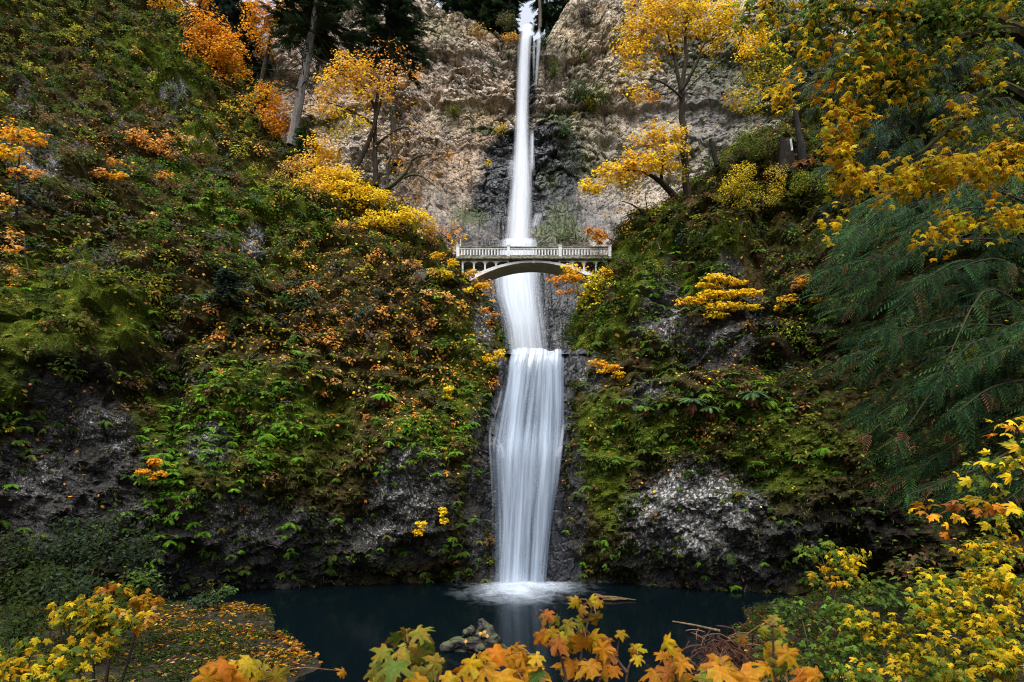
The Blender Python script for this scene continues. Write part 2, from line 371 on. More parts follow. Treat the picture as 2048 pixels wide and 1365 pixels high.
def build_cliff():
    xs = np.concatenate([np.arange(-75, -38, .55), np.arange(-38, -19, .26), np.arange(-19, 21, .16), np.arange(21, 48, .26), np.arange(48, 90, .6)])
    zt = np.concatenate([np.linspace(0, .40, 150), np.linspace(.40, 1, 330)[1:]])
    X, t = np.meshgrid(xs, zt, indexing='ij')
    Z = 12 + (rim_z(X) - 12) * t
    G = np.stack([X, cliff_base(X, Z), Z], -1)
    N = grid_normals(G); N = np.where(N[..., 1:2] > 0, -N, N)
    px, py = proj(G)
    wet = ell(px, py, WETZ); slab = ell(px, py, SLABZ)
    # rubbly blocks over most of the wall, massive smoother slabs lower down
    P = G * np.array([1, 1, 1.15])
    f1, f2, cid = cells(P / 2.2 + fbm(P / 2.4, 2, 5)[..., None] * 0.35, 3)
    tilt = CELL_TILT[0]; g1, g2, gid = cells(P / 0.85, 23); tilt2 = CELL_TILT[0]
    blocks = (cid - .5) * .7 + tilt * .7 - 0.55 * np.exp(-(f2 - f1) * 14)
    small = (gid - .5) * 0.22 + tilt2 * .22 - .30 * np.exp(-(g2 - g1) * 11) - .5 * sstep(.25, .6, fbm(P / 1.6, 2, 48))
    rub = sstep(44, 62, Z) * (1 - .75 * slab) * (.35 + .65 * sstep(-.25, .3, fbm(G / 7, 3, 33))) * (1 - .6 * ell(px, py, [(930, 270, 70, 55, 1), (660, 180, 60, 70, .8), (1200, 290, 70, 40, .6), (870, 330, 50, 60, .7)]))
    big = fbm(G / 15, 4, 40) * 2.2 + fbm(G * np.array([1, 1, .35]) / 4.5, 3, 60) * 0.8
    # horizontal ledges where one flow lies on the next
    led = 0
    for zl, amp in ((74.3, 1.1), (66.5, .6), (83, .8), (57, .5)):
        zz = Z - zl - fbm(G[..., :] / 9, 2, 71) * 1.6
        led = led + amp * (sstep(-.2, .5, zz) - sstep(.5, 7, zz))
    cols = np.abs(fbm(np.stack([X * .8, G[..., 1] * .1, Z * .09], -1), 3, 90)) * 0.7      # upright joints
    butt = ell(px, py, [(1105, 320, 60, 70, 2.8), (1000, 380, 50, 90, 1.6), (1130, 440, 55, 70, 1.5), (940, 475, 70, 28, 1.2), (1190, 440, 60, 40, 1.4)])
    disp = big * (1 - .4 * wet) + rub * (blocks + small) + led * sstep(50, 60, Z) + (1 - rub) * (cols + small * .35 + fbm(G / 1.3, 3, 8) * .12) + butt
    disp = disp - 1.2 * ell(px, py, [(1056, 160, 16, 110, 1)])
    for cx, cy, r in ((913, 133, 9), (925, 150, 6), (870, 205, 9), (1212, 292, 12)):
        disp = disp - 1.6 * ell(px, py, [(cx, cy, r * 1.3, r * .8, 1)])
    fade = sstep(1.0, .97, t) * 1
    G2 = G + N * (disp * np.maximum(fade, .85))[..., None]
    # plateau behind the rim
    rows = [G2[:, -1].copy()]
    for dy, dz in ((1.2, .25), (4, .6), (10, 2.2), (22, 7), (45, 16), (90, 30)):
        q = G2[:, -1].copy(); q[:, 1] += dy; q[:, 2] += dz + fbm(q / 7, 3, 77) * min(.12 * dy, 1.5)
        notch = np.exp(-((xs - 3.2) / 3.2) ** 2); q[:, 2] -= notch * dz * .9
        rows.append(q)
    G3 = np.concatenate([G2] + [r[:, None] for r in rows[1:]], 1)
    up = np.abs(grid_normals(G3)[..., 2])
    px, py = proj(G3)
    mb = MB(); mb.add(G3.reshape(-1, 3), grid_faces(*G3.shape[:2]))
    top = np.zeros(G3.shape[:2]); top[:, -6:] = .9; top[:, -14:-6] = .35
    at_ = dict(wet=ell(px, py, WETZ), slab=ell(px, py, SLABZ), warm=ell(px, py, CWARM) + .16, lich=ell(px, py, CLICH) + .25 * up,
               moss=np.maximum(ell(px, py, CMOSS), top) + .25 * (up - .3))
    o = mb.build('cliff', cliff_mat(), attrs={k: np.clip(v, 0, 1.2).ravel() for k, v in at_.items()})
    tag(o, 'tall beige and grey basalt cliff behind the upper waterfall', kind='structure')
    return G3
CLIFF = build_cliff()

# ------------------------------------------------------------------ the two flanking hillsides
EDGE_L = [(975, 1230, 50.5), (978, 1170, 50.4), (980, 1000, 50.0), (968, 870, 50.0), (985, 790, 51.2), (1008, 715, 53), (1016, 690, 54), (1000, 630, 56.2), (962, 575, 58.4),
          (925, 535, 60.6), (903, 490, 63), (850, 450, 66), (770, 402, 70), (690, 362, 74), (600, 312, 80), (530, 240, 87), (470, 150, 93), (400, 60, 99), (330, -40, 106)]
EDGE_R = [(1132, 1230, 50.6), (1132, 1172, 50.6), (1130, 1050, 50.8), (1136, 950, 50.8), (1143, 850, 51.2), (1140, 720, 53), (1146, 650, 55), (1172, 585, 57.5), (1200, 540, 60), (1222, 492, 61.8), (1250, 445, 62.6),
          (1320, 402, 63.5), (1420, 338, 65), (1500, 280, 67), (1600, 200, 70), (1700, 95, 74), (1800, -20, 80), (1900, -110, 88)]
def edge_tab(E):
    A = np.array([at(*e) for e in E]); o = np.argsort(A[:, 2]); A = A[o]
    return A
EL, ER = edge_tab(EDGE_L), edge_tab(EDGE_R)
def hill_base(side, u, z):
    A = EL if side < 0 else ER
    zz = z
    xe = np.interp(zz, A[:, 2], A[:, 0]); de = np.interp(zz, A[:, 2], A[:, 1])
    k = 1.0
    fa = np.logaddexp(0, u / k) * k; fl = np.logaddexp(0, -u / k) * k
    if side < 0:
        adj = 0.20 * fa + 0.011 * np.maximum(fa - 10, 0) ** 2 * np.interp(z, [0, 30, 60], [1, .7, .35])
        adj = np.minimum(adj, 24 + 0.1 * fa)
    else:
        adj = 0.34 * fa + 0.004 * np.maximum(fa - 12, 0) ** 2
        adj = np.minimum(adj, 26 + 0.1 * fa)
    ang = np.arctan2(xe, de) + side * np.radians(6)
    x = xe + side * fa + np.sin(ang) * fl
    y = de - adj + np.cos(ang) * fl
    y = y + 1.8 * sstep(4.0, -.5, z) * sstep(0, 4, u)                     # undercut at the waterline
    return np.stack([x, y, z + 0 * x], -1)

L_BUMP = [(200, 690, 130, 110, 3.4), (120, 660, 90, 120, 1.5), (395, 185, 60, 60, 4.5), (250, 830, 90, 60, 1.2), (520, 770, 120, 50, 1.4), (330, 720, 26, 120, -1.6), (352, 800, 18, 90, -1.8), (840, 900, 80, 60, 1.2), (640, 760, 100, 25, 1.2), (700, 900, 50, 200, -.7), (300, 100, 80, 60, 2), (560, 430, 90, 50, 1.2), (470, 430, 60, 40, 1.2),
          (880, 620, 70, 60, 1.0), (120, 320, 80, 60, 1.0), (760, 520, 90, 50, 1.2)]
R_BUMP = [(1430, 800, 110, 45, 2.4), (1390, 1030, 110, 80, 1.6), (1500, 880, 140, 50, 1.4), (1200, 900, 70, 80, .9), (1450, 720, 200, 34, -1.8), (1290, 600, 60, 110, .9), (1560, 1000, 110, 60, .6), (1400, 480, 120, 50, 1.0), (1570, 640, 90, 80, -1.2)]

HILL = {}
def build_hill(side):
    u = np.concatenate([-np.geomspace(60, 4, 22), np.arange(-4, 34, .2), 34 + np.cumsum(np.geomspace(.3, 5, 22))])
    z = np.concatenate([np.arange(-3, 26, .17), np.arange(26, 60, .27), np.arange(60, 108, .5)])
    U, Z = np.meshgrid(u, z, indexing='ij')
    G = hill_base(side, U, Z)
    N = grid_normals(G)
    N = np.where((N[..., 1:2] > 0) & (U[..., None] > 0), -N, N)
    if side > 0 and N[60, 100, 1] > 0: N = -N
    s0 = np.sign(-N[100, 100, 1]); N = grid_normals(G) * (1 if grid_normals(G)[100, 100, 1] < 0 else -1)
    px, py = proj(G)
    amp = sstep(-40, -3, U) * .6 + .4
    slope = sstep(16, 26, Z)
    zt = Z / 3.2 + fbm(G / 7, 3, 190 + side) * 1.3; st = zt - np.floor(zt)      # benches where one lava flow rests on another
    bench = ((sstep(0, .16, st) * (1 - st)) * 1.5 - .5) * sstep(11, 17, Z)
    big = fbm(G / 9, 3, 100 + side) * (1.3 + .6 * slope) + bench * (.5 + .5 * slope)
    med = (1 - np.abs(fbm(G / 3.1, 3, 130 + side))) * 1.25 - .85
    f1, f2, cid = cells(G * np.array([1, 1, .8]) / 1.3, 7 + side)
    f3, f4, cid2 = cells(G * np.array([1, 1, .9]) / .55, 17 + side)
    crag = (1 - np.clip(f1, 0, 1)) * .55 + (cid - .5) * .45
    tl = CELL_TILT[0]; fine = fbm(G / .6, 3, 160) * .18 + (1 - np.clip(f3, 0, 1)) * .14 + ((cid2 - .5) * .22 + tl * .35) * sstep(20, 9, Z)
    disp = (big + med + crag * (1.15 - .3 * slope) + fine) * amp
    disp = disp * (.45 + .55 * sstep(0, 5, U))          # keep the gorge edges near their line
    disp = disp + ell(px, py, L_BUMP if side < 0 else R_BUMP) * 1.0
    if side < 0:
        neg = [(330, 720, 26, 120, 1.6), (352, 800, 18, 90, 1.8), (700, 900, 50, 200, .7)]
    else:
        neg = [(1450, 720, 200, 34, 1.8), (1570, 640, 90, 80, 1.2), (1330, 1150, 300, 40, 1.0)]
    disp = disp - ell(px, py, neg)
    G2 = G + N * disp[..., None]
    px, py = proj(G2)
    if side < 0:
        rock = [(150, 870, 130, 120, .9), (60, 980, 140, 120, 1.0), (200, 960, 160, 110, .8), (480, 1080, 220, 85, .95), (820, 990, 90, 110, 1.0), (760, 1080, 140, 60, .8), (505, 480, 30, 45, .85), (345, 180, 35, 30, .75), (360, 200, 20, 30, .8), (60, 330, 70, 40, .8), (90, 400, 90, 30, .6), (40, 180, 40, 50, .6), (760, 650, 20, 40, .5), (820, 545, 40, 40, .7), (970, 640, 30, 60, .8), (960, 1000, 30, 200, .8), (420, 890, 50, 50, .8), (790, 760, 30, 20, .4), (935, 575, 40, 30, .6)]
        white = [(170, 850, 60, 40, .55), (70, 960, 90, 60, .42), (820, 970, 80, 90, .62), (240, 880, 40, 50, .5), (500, 1030, 160, 80, .36), (420, 890, 60, 50, .5), (505, 480, 26, 40, .7), (355, 195, 40, 30, .6), (760, 1060, 60, 40, .5), (300, 1000, 60, 60, .3), (970, 650, 30, 40, .5), (820, 545, 40, 40, .5), (60, 330, 70, 40, .4)]
        moss = [(200, 640, 150, 80, 1.0), (330, 880, 80, 130, .9), (460, 780, 150, 60, .9), (640, 850, 110, 130, .8), (480, 430, 110, 70, .9), (850, 870, 90, 60, .8), (330, 130, 140, 80, .8), (100, 560, 120, 60, .9), (380, 250, 60, 60, .9), (920, 720, 60, 130, .7), (560, 900, 90, 60, .7), (20, 760, 60, 60, .9), (120, 830, 60, 60, .7), (430, 330, 260, 90, .55), (700, 500, 200, 100, .5)]
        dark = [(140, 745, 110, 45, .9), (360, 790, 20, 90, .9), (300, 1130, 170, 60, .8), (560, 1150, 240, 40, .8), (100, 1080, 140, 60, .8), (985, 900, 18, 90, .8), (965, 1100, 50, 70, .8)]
    else:
        rock = [(1390, 1030, 125, 105, 1.2), (1330, 640, 50, 110, .8), (1290, 660, 40, 50, .7), (1300, 790, 60, 60, .75), (1180, 760, 40, 60, .75), (1420, 690, 120, 70, .8), (1500, 620, 90, 60, .6), (1460, 540, 40, 40, .7), (1350, 520, 30, 50, .6), (1560, 1080, 100, 50, .6), (1470, 1130, 120, 60, .8), (1310, 1120, 80, 60, .7), (1150, 1000, 24, 180, .8), (1550, 500, 60, 60, .5)]
        white = [(1385, 1030, 135, 95, 1.0), (1300, 1000, 60, 40, .7), (1470, 1100, 60, 50, .6), (1345, 660, 30, 60, .55), (1280, 650, 40, 40, .45), (1420, 690, 100, 60, .35), (1300, 790, 50, 50, .5), (1500, 560, 80, 60, .3), (1190, 745, 40, 40, .5)]
        moss = [(1200, 880, 70, 110, 1.0), (1300, 860, 110, 50, .9), (1560, 920, 120, 70, .9), (1170, 660, 40, 70, .9), (1270, 560, 50, 70, .9), (1380, 570, 50, 40, .8), (1430, 830, 160, 40, .7), (1500, 480, 150, 60, .6), (1330, 740, 40, 40, .8), (1220, 1000, 40, 90, .8), (1310, 480, 60, 60, .8), (1600, 380, 100, 60, .5), (1240, 650, 30, 60, .7)]
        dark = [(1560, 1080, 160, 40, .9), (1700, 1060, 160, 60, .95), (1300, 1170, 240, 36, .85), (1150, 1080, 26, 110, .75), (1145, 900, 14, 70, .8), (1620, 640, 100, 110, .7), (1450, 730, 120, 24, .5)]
    n = fbm(G / 4, 3, 210 + side) * .25
    lowrock = sstep(10, 3, Z) * .22
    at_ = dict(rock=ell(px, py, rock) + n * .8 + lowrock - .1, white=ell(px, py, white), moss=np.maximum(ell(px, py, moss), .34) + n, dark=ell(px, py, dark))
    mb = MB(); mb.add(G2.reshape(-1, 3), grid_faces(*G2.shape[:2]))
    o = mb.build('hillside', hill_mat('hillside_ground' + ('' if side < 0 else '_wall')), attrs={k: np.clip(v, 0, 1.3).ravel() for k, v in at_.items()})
    tag(o, 'steep mossy hillside and rock wall on the left of the waterfall' if side < 0 else 'steep mossy rock wall on the right of the waterfall', kind='structure')
    NN = grid_normals(G2); NN = NN * (1 if NN[100, 100, 1] < 0 else -1)
    HILL[side] = (G2, NN, {k: v for k, v in at_.items()})
build_hill(-1); build_hill(1)

# ------------------------------------------------------------------ rock step under the lower fall, with the upper pool on it
LIP_Z = at(1075, 706, 52.6)[2]
def build_step():
    xs = np.arange(-5, 9, .16)
    prof = [(-2, 50.6), (0, 50.7), (3, 50.9), (6, 51.0), (9, 51.1), (11.6, 51.1), (12.4, 50.9), (13, 51.2), (15, 51.8), (17, 52.1), (19, 52.4), (LIP_Z - .5, 52.7), (LIP_Z - .12, 53.0), (LIP_Z - .15, 53.8), (LIP_Z - .3, 58), (LIP_Z - .5, 70), (LIP_Z - .5, 84)]
    pr = np.array(prof); s = np.concatenate([[0], np.cumsum(np.hypot(np.diff(pr[:, 0]), np.diff(pr[:, 1])))])
    t = np.concatenate([np.linspace(0, s[13], 150), np.linspace(s[13], s[-1], 40)[1:]])
    Z = np.interp(t, s, pr[:, 0]); Y = np.interp(t, s, pr[:, 1]) + .55
    G = np.stack([np.repeat(xs[:, None], len(t), 1), np.repeat(Y[None], len(xs), 0), np.repeat(Z[None], len(xs), 0)], -1)
    f1, f2, cid = cells(G / .9, 41)
    d = fbm(G * np.array([1, 1, .4]) / 1.5, 4, 300) * .3 + (cid - .5) * .25
    d = d * np.where(t < s[11], 1, .25)[None]
    G[..., 1] -= d * np.where(t < s[12], 1, 0)[None]; G[..., 2] += d * np.where(t < s[12], 0, .3)[None]
    side = np.maximum(sstep(4.95, 5.5, xs), sstep(-.2, -.8, xs))[:, None]; G[..., 2] += side * (.35 + .9 * np.abs(fbm(G / .8, 3, 310))) * np.where(t > s[9], 1, 0)[None]
    mb = MB(); mb.add(G.reshape(-1, 3), grid_faces(*G.shape[:2]))
    one = np.ones(G.shape[0] * G.shape[1])
    o = mb.build('rock_ledge', bpy.data.materials['basalt_cliff'], attrs=dict(wet=one, slab=one * 0, warm=one * 0, lich=one * 0, moss=one * 0))
    tag(o, 'black wet rock step under the lower waterfall', kind='structure')
build_step()

# ------------------------------------------------------------------ ground: viewing bank, two shores, pool bed
SHORE_L = np.array([(-7.5, 20), (-8.6, 24), (-9.6, 27), (-12.5, 31.5), (-15.0, 35), (-17.2, 40), (-20, 41), (-26, 40.5), (-40, 38)])
SHORE_R = np.array([(5.5, 18), (7.8, 23), (10.5, 28), (13.5, 34), (16.5, 40), (22, 42), (40, 40)])
def side_dist(P, S, sgn):
    """Signed distance from a shoreline; positive on land."""
    best = np.full(P.shape[:-1], 1e9); sg = np.zeros(P.shape[:-1])
    for a, b in zip(S[:-1], S[1:]):
        d = b - a; L = d @ d
        t = np.clip(((P - a) @ d) / L, 0, 1); q = P - (a + t[..., None] * d)
        dd = np.linalg.norm(q, axis=-1); cr = d[0] * (P[..., 1] - a[1]) - d[1] * (P[..., 0] - a[0])
        sg = np.where(dd < best, np.sign(cr) * sgn, sg); best = np.minimum(best, dd)
    return best * sg
def ground_z(x, y):
    x = np.asarray(x, float); y = np.asarray(y, float)
    P = np.stack([x, y], -1)
    near = 5.9 - 0.262 * np.maximum(y, 0) - .06 * np.minimum(y, 0)
    dl = side_dist(P, SHORE_L, 1); dr = side_dist(P, SHORE_R, -1)
    lz = np.where(y > 19, np.where(dl > 0, np.minimum(.16 * dl, .7) + .10 * np.maximum(dl - 7, 0), .35 * dl), -9)
    rz = np.where(y > 17, np.where(dr > 0, .30 * dr, .35 * dr), -9)
    side = .12 * np.maximum(np.abs(x) - 4, 0) - 2.2
    near = near + np.maximum(0, side + 2.2) * sstep(30, 5, y)
    z = np.maximum(np.maximum(near, np.maximum(lz, rz)), -2.2)
    P3 = np.stack([x, y, 0 * x], -1)
    return np.minimum(z, 7 + .25 * np.abs(x)) + fbm(P3 / 3.0, 3, 400) * .16 * np.minimum(1, np.maximum(z + 1, 0))
def build_ground():
    xs = np.concatenate([-np.geomspace(170, 45, 10), np.arange(-44, 44, .4), np.geomspace(45, 170, 10)])
    ys = np.concatenate([-np.geomspace(80, 8, 8), np.arange(-6, 54, .4), np.geomspace(55, 190, 8)])
    X, Y = np.meshgrid(xs, ys, indexing='ij')
    Zg = ground_z(X, Y)
    Zg = np.where(Y > 53, -2.2, Zg)
    mb = MB(); mb.add(np.stack([X, Y, Zg], -1).reshape(-1, 3), grid_faces(*X.shape))
    m, nt = new_mat('bank_soil'); T = NT(nt); p = T.pos()
    n2 = T.noise(1.7, 6, .65, p); n3 = T.noise(14, 4, .7, p)
    c = T.ramp(n2, [(.3, (.008, .006, .005)), (.55, (.020, .017, .010)), (.75, (.030, .030, .012))])
    T.out(T.bsdf(c, .9, T.bump(n3, .8, .06), .15))
    tag(mb.build('ground', m), 'dark soil bank around the pool', kind='structure')
build_ground()

# ------------------------------------------------------------------ pool
def build_pool():
    m, nt = new_mat('dark_pool_water'); T = NT(nt); p = T.pos()
    n = T.noise(.8, 3, .5, T.mapping(p, (1, 1.6, 1))); n2 = T.noise(4, 2, .5, p)
    h = T.math('ADD', n, T.math('MULTIPLY', n2, .25))
    b = T.n('ShaderNodeBsdfPrincipled'); b.inputs['Base Color'].default_value = (.0012, .0032, .0042, 1); b.inputs['Roughness'].default_value = .09
    b.inputs['IOR'].default_value = 1.33; b.inputs['Specular IOR Level'].default_value = .05
    T.l(T.bump(h, .05, .25), b.inputs['Normal']); T.out(b.outputs[0])
    xs = np.linspace(-60, 60, 61); ys = np.linspace(2, 56, 28)
    X, Y = np.meshgrid(xs, ys, indexing='ij')
    mb = MB(); mb.add(np.stack([X, Y, 0 * X], -1).reshape(-1, 3), grid_faces(*X.shape))
    tag(mb.build('water', m, smooth=True), 'still dark plunge pool below the waterfalls', kind='structure')
    xs = np.linspace(-5.5, 9.5, 16); ys = np.linspace(53.05, 82, 30)
    X, Y = np.meshgrid(xs, ys, indexing='ij')
    mb = MB(); mb.add(np.stack([X, Y, 0 * X + LIP_Z], -1).reshape(-1, 3), grid_faces(*X.shape))
    tag(mb.build('water', m, smooth=True), 'small upper pool between the two waterfalls', kind='structure')
build_pool()
# ------------------------------------------------------------------ falling water
def veil_mat(name, tint=(.62, .66, .72), streak=1.0, lo=.15, hi=1.0, fine=9.0, contrast=1.7):
    """Silky water: soft see-through streaks that follow the fall. Attribute fuv = (metres across, metres down, 0); dens = how much water."""
    m, nt = new_mat(name); T = NT(nt)
    uv = T.attr('fuv', 'Vector'); dens = T.attr('dens')
    a = T.noise(1.0, 3, .55, T.mapping(uv, (1.6 * streak, .055, 1)), .2)
    b = T.noise(1.0, 3, .6, T.mapping(uv, (fine * .55, .11, 1)))
    s = T.math('ADD', T.math('MULTIPLY', a, .62), T.math('MULTIPLY', b, .38))
    s = T.math('ADD', T.math('MULTIPLY', T.math('SUBTRACT', s, .5), contrast), dens)
    al = T.math('MULTIPLY', T.ramp(s, [(lo, 0.0), (.5 * (lo + hi), .45), (hi, 1.0)]), T.ramp(dens, [(0.0, 0.0), (.3, 1.0)]))
    df = T.n('ShaderNodeBsdfDiffuse'); df.inputs[0].default_value = (*tint, 1)
    tl = T.n('ShaderNodeBsdfTranslucent'); tl.inputs[0].default_value = (*tint, 1)
    m1 = T.n('ShaderNodeMixShader'); m1.inputs[0].default_value = .25; T.l(df.outputs[0], m1.inputs[1]); T.l(tl.outputs[0], m1.inputs[2])
    tp = T.n('ShaderNodeBsdfTransparent')
    m2 = T.n('ShaderNodeMixShader'); T.l(al, m2.inputs[0]); T.l(tp.outputs[0], m2.inputs[1]); T.l(m1.outputs[0], m2.inputs[2])
    T.out(m2.outputs[0]); return m
VEIL = veil_mat('white_water'); VEIL_S = veil_mat('soft_white_water', contrast=.8)
VEIL_B = veil_mat('bluish_white_water', (.40, .475, .58), 1.15, contrast=2.4, fine=6); VEIL_M = veil_mat('misty_white_water', (.56, .62, .70), contrast=1.3); VEIL_W = veil_mat('broken_white_water', (.7, .75, .82), 2.2, contrast=3.2, fine=12); VEIL_D = veil_mat('thin_shaded_water', (.17, .22, .29), 1.3, contrast=1.0)

def veil(name, rows, mat, parent, nu=40, nv=120, edge=.22, off=0.0, dscale=1.0, bulge=.3, seed=0, topfade=0.0, endfade=0.0):
    if name == 'side_strand': edge, topfade, endfade, rows = .9, max(topfade, .15), max(endfade, .35), [(p, l - 2, r + 2, d, e * (.52 if seed >= 30 else .9)) for p, l, r, d, e in rows]
    """rows: (py, px_left, px_right, D, dens) from top to bottom."""
    R = np.array(rows, float)
    t = np.linspace(R[0, 0], R[-1, 0], nv)
    def smooth(a):
        for _ in range(60 if nv > 100 else 12): a[1:-1] = .25 * a[:-2] + .5 * a[1:-1] + .25 * a[2:]
        return a
    L, Rr, D, de = (smooth(np.interp(t, R[:, 0], R[:, k])) for k in (1, 2, 3, 4))
    s = np.linspace(-1, 1, nu)
    V = np.zeros((nv, nu, 3)); dens = np.zeros((nv, nu)); uv = np.zeros((nv, nu, 3))
    for i in range(nv):
        px = L[i] + (Rr[i] - L[i]) * (s + 1) / 2
        V[i, :, 0] = (px - CX) / F * D[i]
        V[i, :, 1] = D[i] + off - bulge * (1 - s ** 2)
        V[i, :, 2] = CZ + (HY - t[i]) / F * D[i]
        e = np.clip((1 - np.abs(s)) / edge, 0, 1)
        dens[i] = de[i] * dscale * (e * e * (3 - 2 * e))
        uv[i, :, 0] = (s * .5 + .5) * np.mean((Rr - L) / F * D) + seed * 13.7
    uv[..., 1] = -V[..., 2] + seed * 7.1
    fold = vnoise(np.stack([uv[..., 0] * 1.5, uv[..., 1] * .06, 0 * dens], -1), 9 + seed)
    V[..., 1] += fold * .12
    if name in ('back_veil', 'front_veil', 'lip_foam') or (name == 'main_veil' and seed > 20):      # the lip breaks over uneven rock
        V[..., 2] += .30 * vnoise(np.stack([uv[..., 0] * .0 + V[..., 0] * 1.1, 0 * dens, 0 * dens], -1), 19) * np.exp(-np.arange(nv) / nv * 9)[:, None]
    tt = (t - t[0]) / (t[-1] - t[0])
    if nv > 100 and seed > 20: dens *= (.84 + .38 * fbm(np.stack([V[..., 0] * .75, V[..., 2] * .035, 0 * dens + seed], -1), 2, 61))
    if topfade: dens *= np.clip(tt / topfade, 0, 1)[:, None]
    if endfade: dens *= np.clip((1 - tt) / endfade, 0, 1)[:, None]
    mb = MB(); mb.add(V.reshape(-1, 3), grid_faces(nv, nu))
    return mb.build(name, mat, parent, smooth=True, attrs=dict(fuv=uv.reshape(-1, 3), dens=dens.ravel()))

def build_falls():
    up = empty('waterfall', at(1045, 706, 75), 'tall thin white waterfall dropping from the cliff rim behind the arched bridge', 'waterfall')
    core = [(53, 1041, 1073, 98.6, .9), (58, 1040, 1071, 97.3, 1.0), (75, 1037, 1066, 96.6, 1.05), (140, 1035, 1061, 96, 1.05), (220, 1032, 1059, 95, 1.0), (300, 1027, 1062, 93, .98), (360, 1020, 1067, 90, .98), (430, 1012, 1069, 87, .98), (490, 1004, 1072, 84.5, .95)]
    wide = [(60, 1034, 1075, 97.0, .55), (140, 1030, 1066, 95.8, .6), (220, 1026, 1064, 94.8, .6), (300, 1016, 1072, 92.6, .6), (360, 1008, 1080, 89.7, .62), (430, 995, 1084, 86.6, .62), (500, 984, 1090, 83.5, .64), (560, 974, 1096, 80.5, .6), (640, 996, 1100, 77, .6), (712, 1010, 1104, 75, .6)]
    low = [(480, 992, 1082, 84.6, .95), (520, 982, 1088, 82, .92), (560, 970, 1094, 80, .9), (600, 976, 1096, 78, .88), (650, 994, 1098, 76, .84), (715, 1004, 1104, 74.5, .8)]
    core = [(p, l - 7 + 3 * (p < 90), r + 5 - 3 * (p < 90), d, e) for p, l, r, d, e in core]
    veil('main_veil', core, VEIL_S, up, 40, 160, .95, -.1, seed=1)
    veil('spray_veil', wide, VEIL_S, up, 40, 160, 1., -.5, .62, seed=2)
    veil('lower_veil', low, VEIL_M, up, 40, 80, .9, -.2, seed=3)
    veil('lower_veil', [(p, l - 10, r + 14, d, e) for p, l, r, d, e in low], VEIL_M, up, 40, 80, .9, .25, .75, seed=8)
    veil('mist', [(540, 960, 1120, 77, .10), (610, 965, 1140, 75, .22), (690, 985, 1150, 73, .30), (715, 990, 1150, 72.6, .32)], VEIL_M, up, 40, 30, 1.0, 0, 1.0, .5, seed=51, topfade=.6)
    veil('side_strand', [(50, 1076, 1083, 98.6, .55), (64, 1073, 1083, 97.4, .6), (100, 1071, 1083, 96.6, .55), (160, 1069, 1077, 96.2, .42), (215, 1067, 1073, 95.6, .3)], VEIL, up, 12, 60, .5, -.3, seed=4)
    veil('side_strand', [(64, 1066, 1072, 97.4, .5), (120, 1064, 1069, 96.4, .4), (200, 1063, 1068, 95.8, .2)], VEIL, up, 10, 40, .5, -.2, seed=12)
    veil('side_strand', [(262, 1060, 1070, 92.2, .55), (300, 1058, 1070, 91.2, .6), (340, 1057, 1072, 89.6, .6), (365, 1055, 1070, 88.6, .5)], VEIL, up, 14, 40, .5, -.2, seed=5)
    veil('side_strand', [(318, 1016, 1034, 91.5, .5), (350, 1010, 1034, 90, .5), (380, 1008, 1032, 88.5, .4)], VEIL, up, 14, 40, .5, -.2, seed=7)
    veil('side_strand', [(430, 1066, 1092, 86, .5), (470, 1056, 1082, 84.2, .5)], VEIL, up, 14, 30, .5, -.8, seed=9)

    lo = empty('waterfall', at(1050, 1170, 50), 'wide silky bluish waterfall pouring over the rock step into the dark pool', 'waterfall')
    full = [(704, 1022, 1131, 53.3, .55), (706, 1021, 1132, 52.9, .75), (712, 1019, 1131, 52.6, .82), (730, 1014, 1130, 52.4, .8), (760, 1006, 1130, 52.1, .78), (800, 996, 1131, 51.7, .74), (860, 986, 1131, 51.2, .72), (890, 981, 1130, 50.7, .75), (905, 980, 1128, 50.4, .78), (960, 984, 1120, 50.2, .72), (1040, 988, 1106, 50.1, .7), (1100, 988, 1100, 50.0, .72), (1172, 988, 1094, 49.9, .8)]
    veil('back_veil', full, VEIL_D, lo, 90, 160, .06, .3, .9, .1, seed=21)
    veil('main_veil', [(p, l + 8 * (p > 740), r - 5, d, e + .02) for p, l, r, d, e in full], VEIL_B, lo, 100, 160, .12, -.05, 1.0, .35, seed=22)
    veil('front_veil', [(800, 1030, 1100, 51.5, .3), (880, 1016, 1106, 50.8, .5), (905, 1008, 1108, 50.3, .62), (1000, 1004, 1100, 50.1, .66), (1100, 998, 1094, 49.9, .68), (1174, 994, 1090, 49.7, .8)], VEIL_B, lo, 70, 120, .25, -.5, .95, .35, seed=23, topfade=.2)
    veil('lip_foam', [(702, 1026, 1129, 53.2, .5), (708, 1022, 1132, 52.75, .62), (722, 1017, 1131, 52.3, .6), (760, 1008, 1130, 52.0, .4)], VEIL_W, lo, 90, 30, .3, -.15, 1.0, .1, seed=24, endfade=.7)
    veil('mist', [(1085, 970, 1112, 49.2, .10), (1140, 940, 1140, 48.9, .30), (1178, 910, 1170, 48.4, .40)], VEIL_M, lo, 40, 20, 1.0, -.2, 1.0, .5, seed=50, topfade=.9)
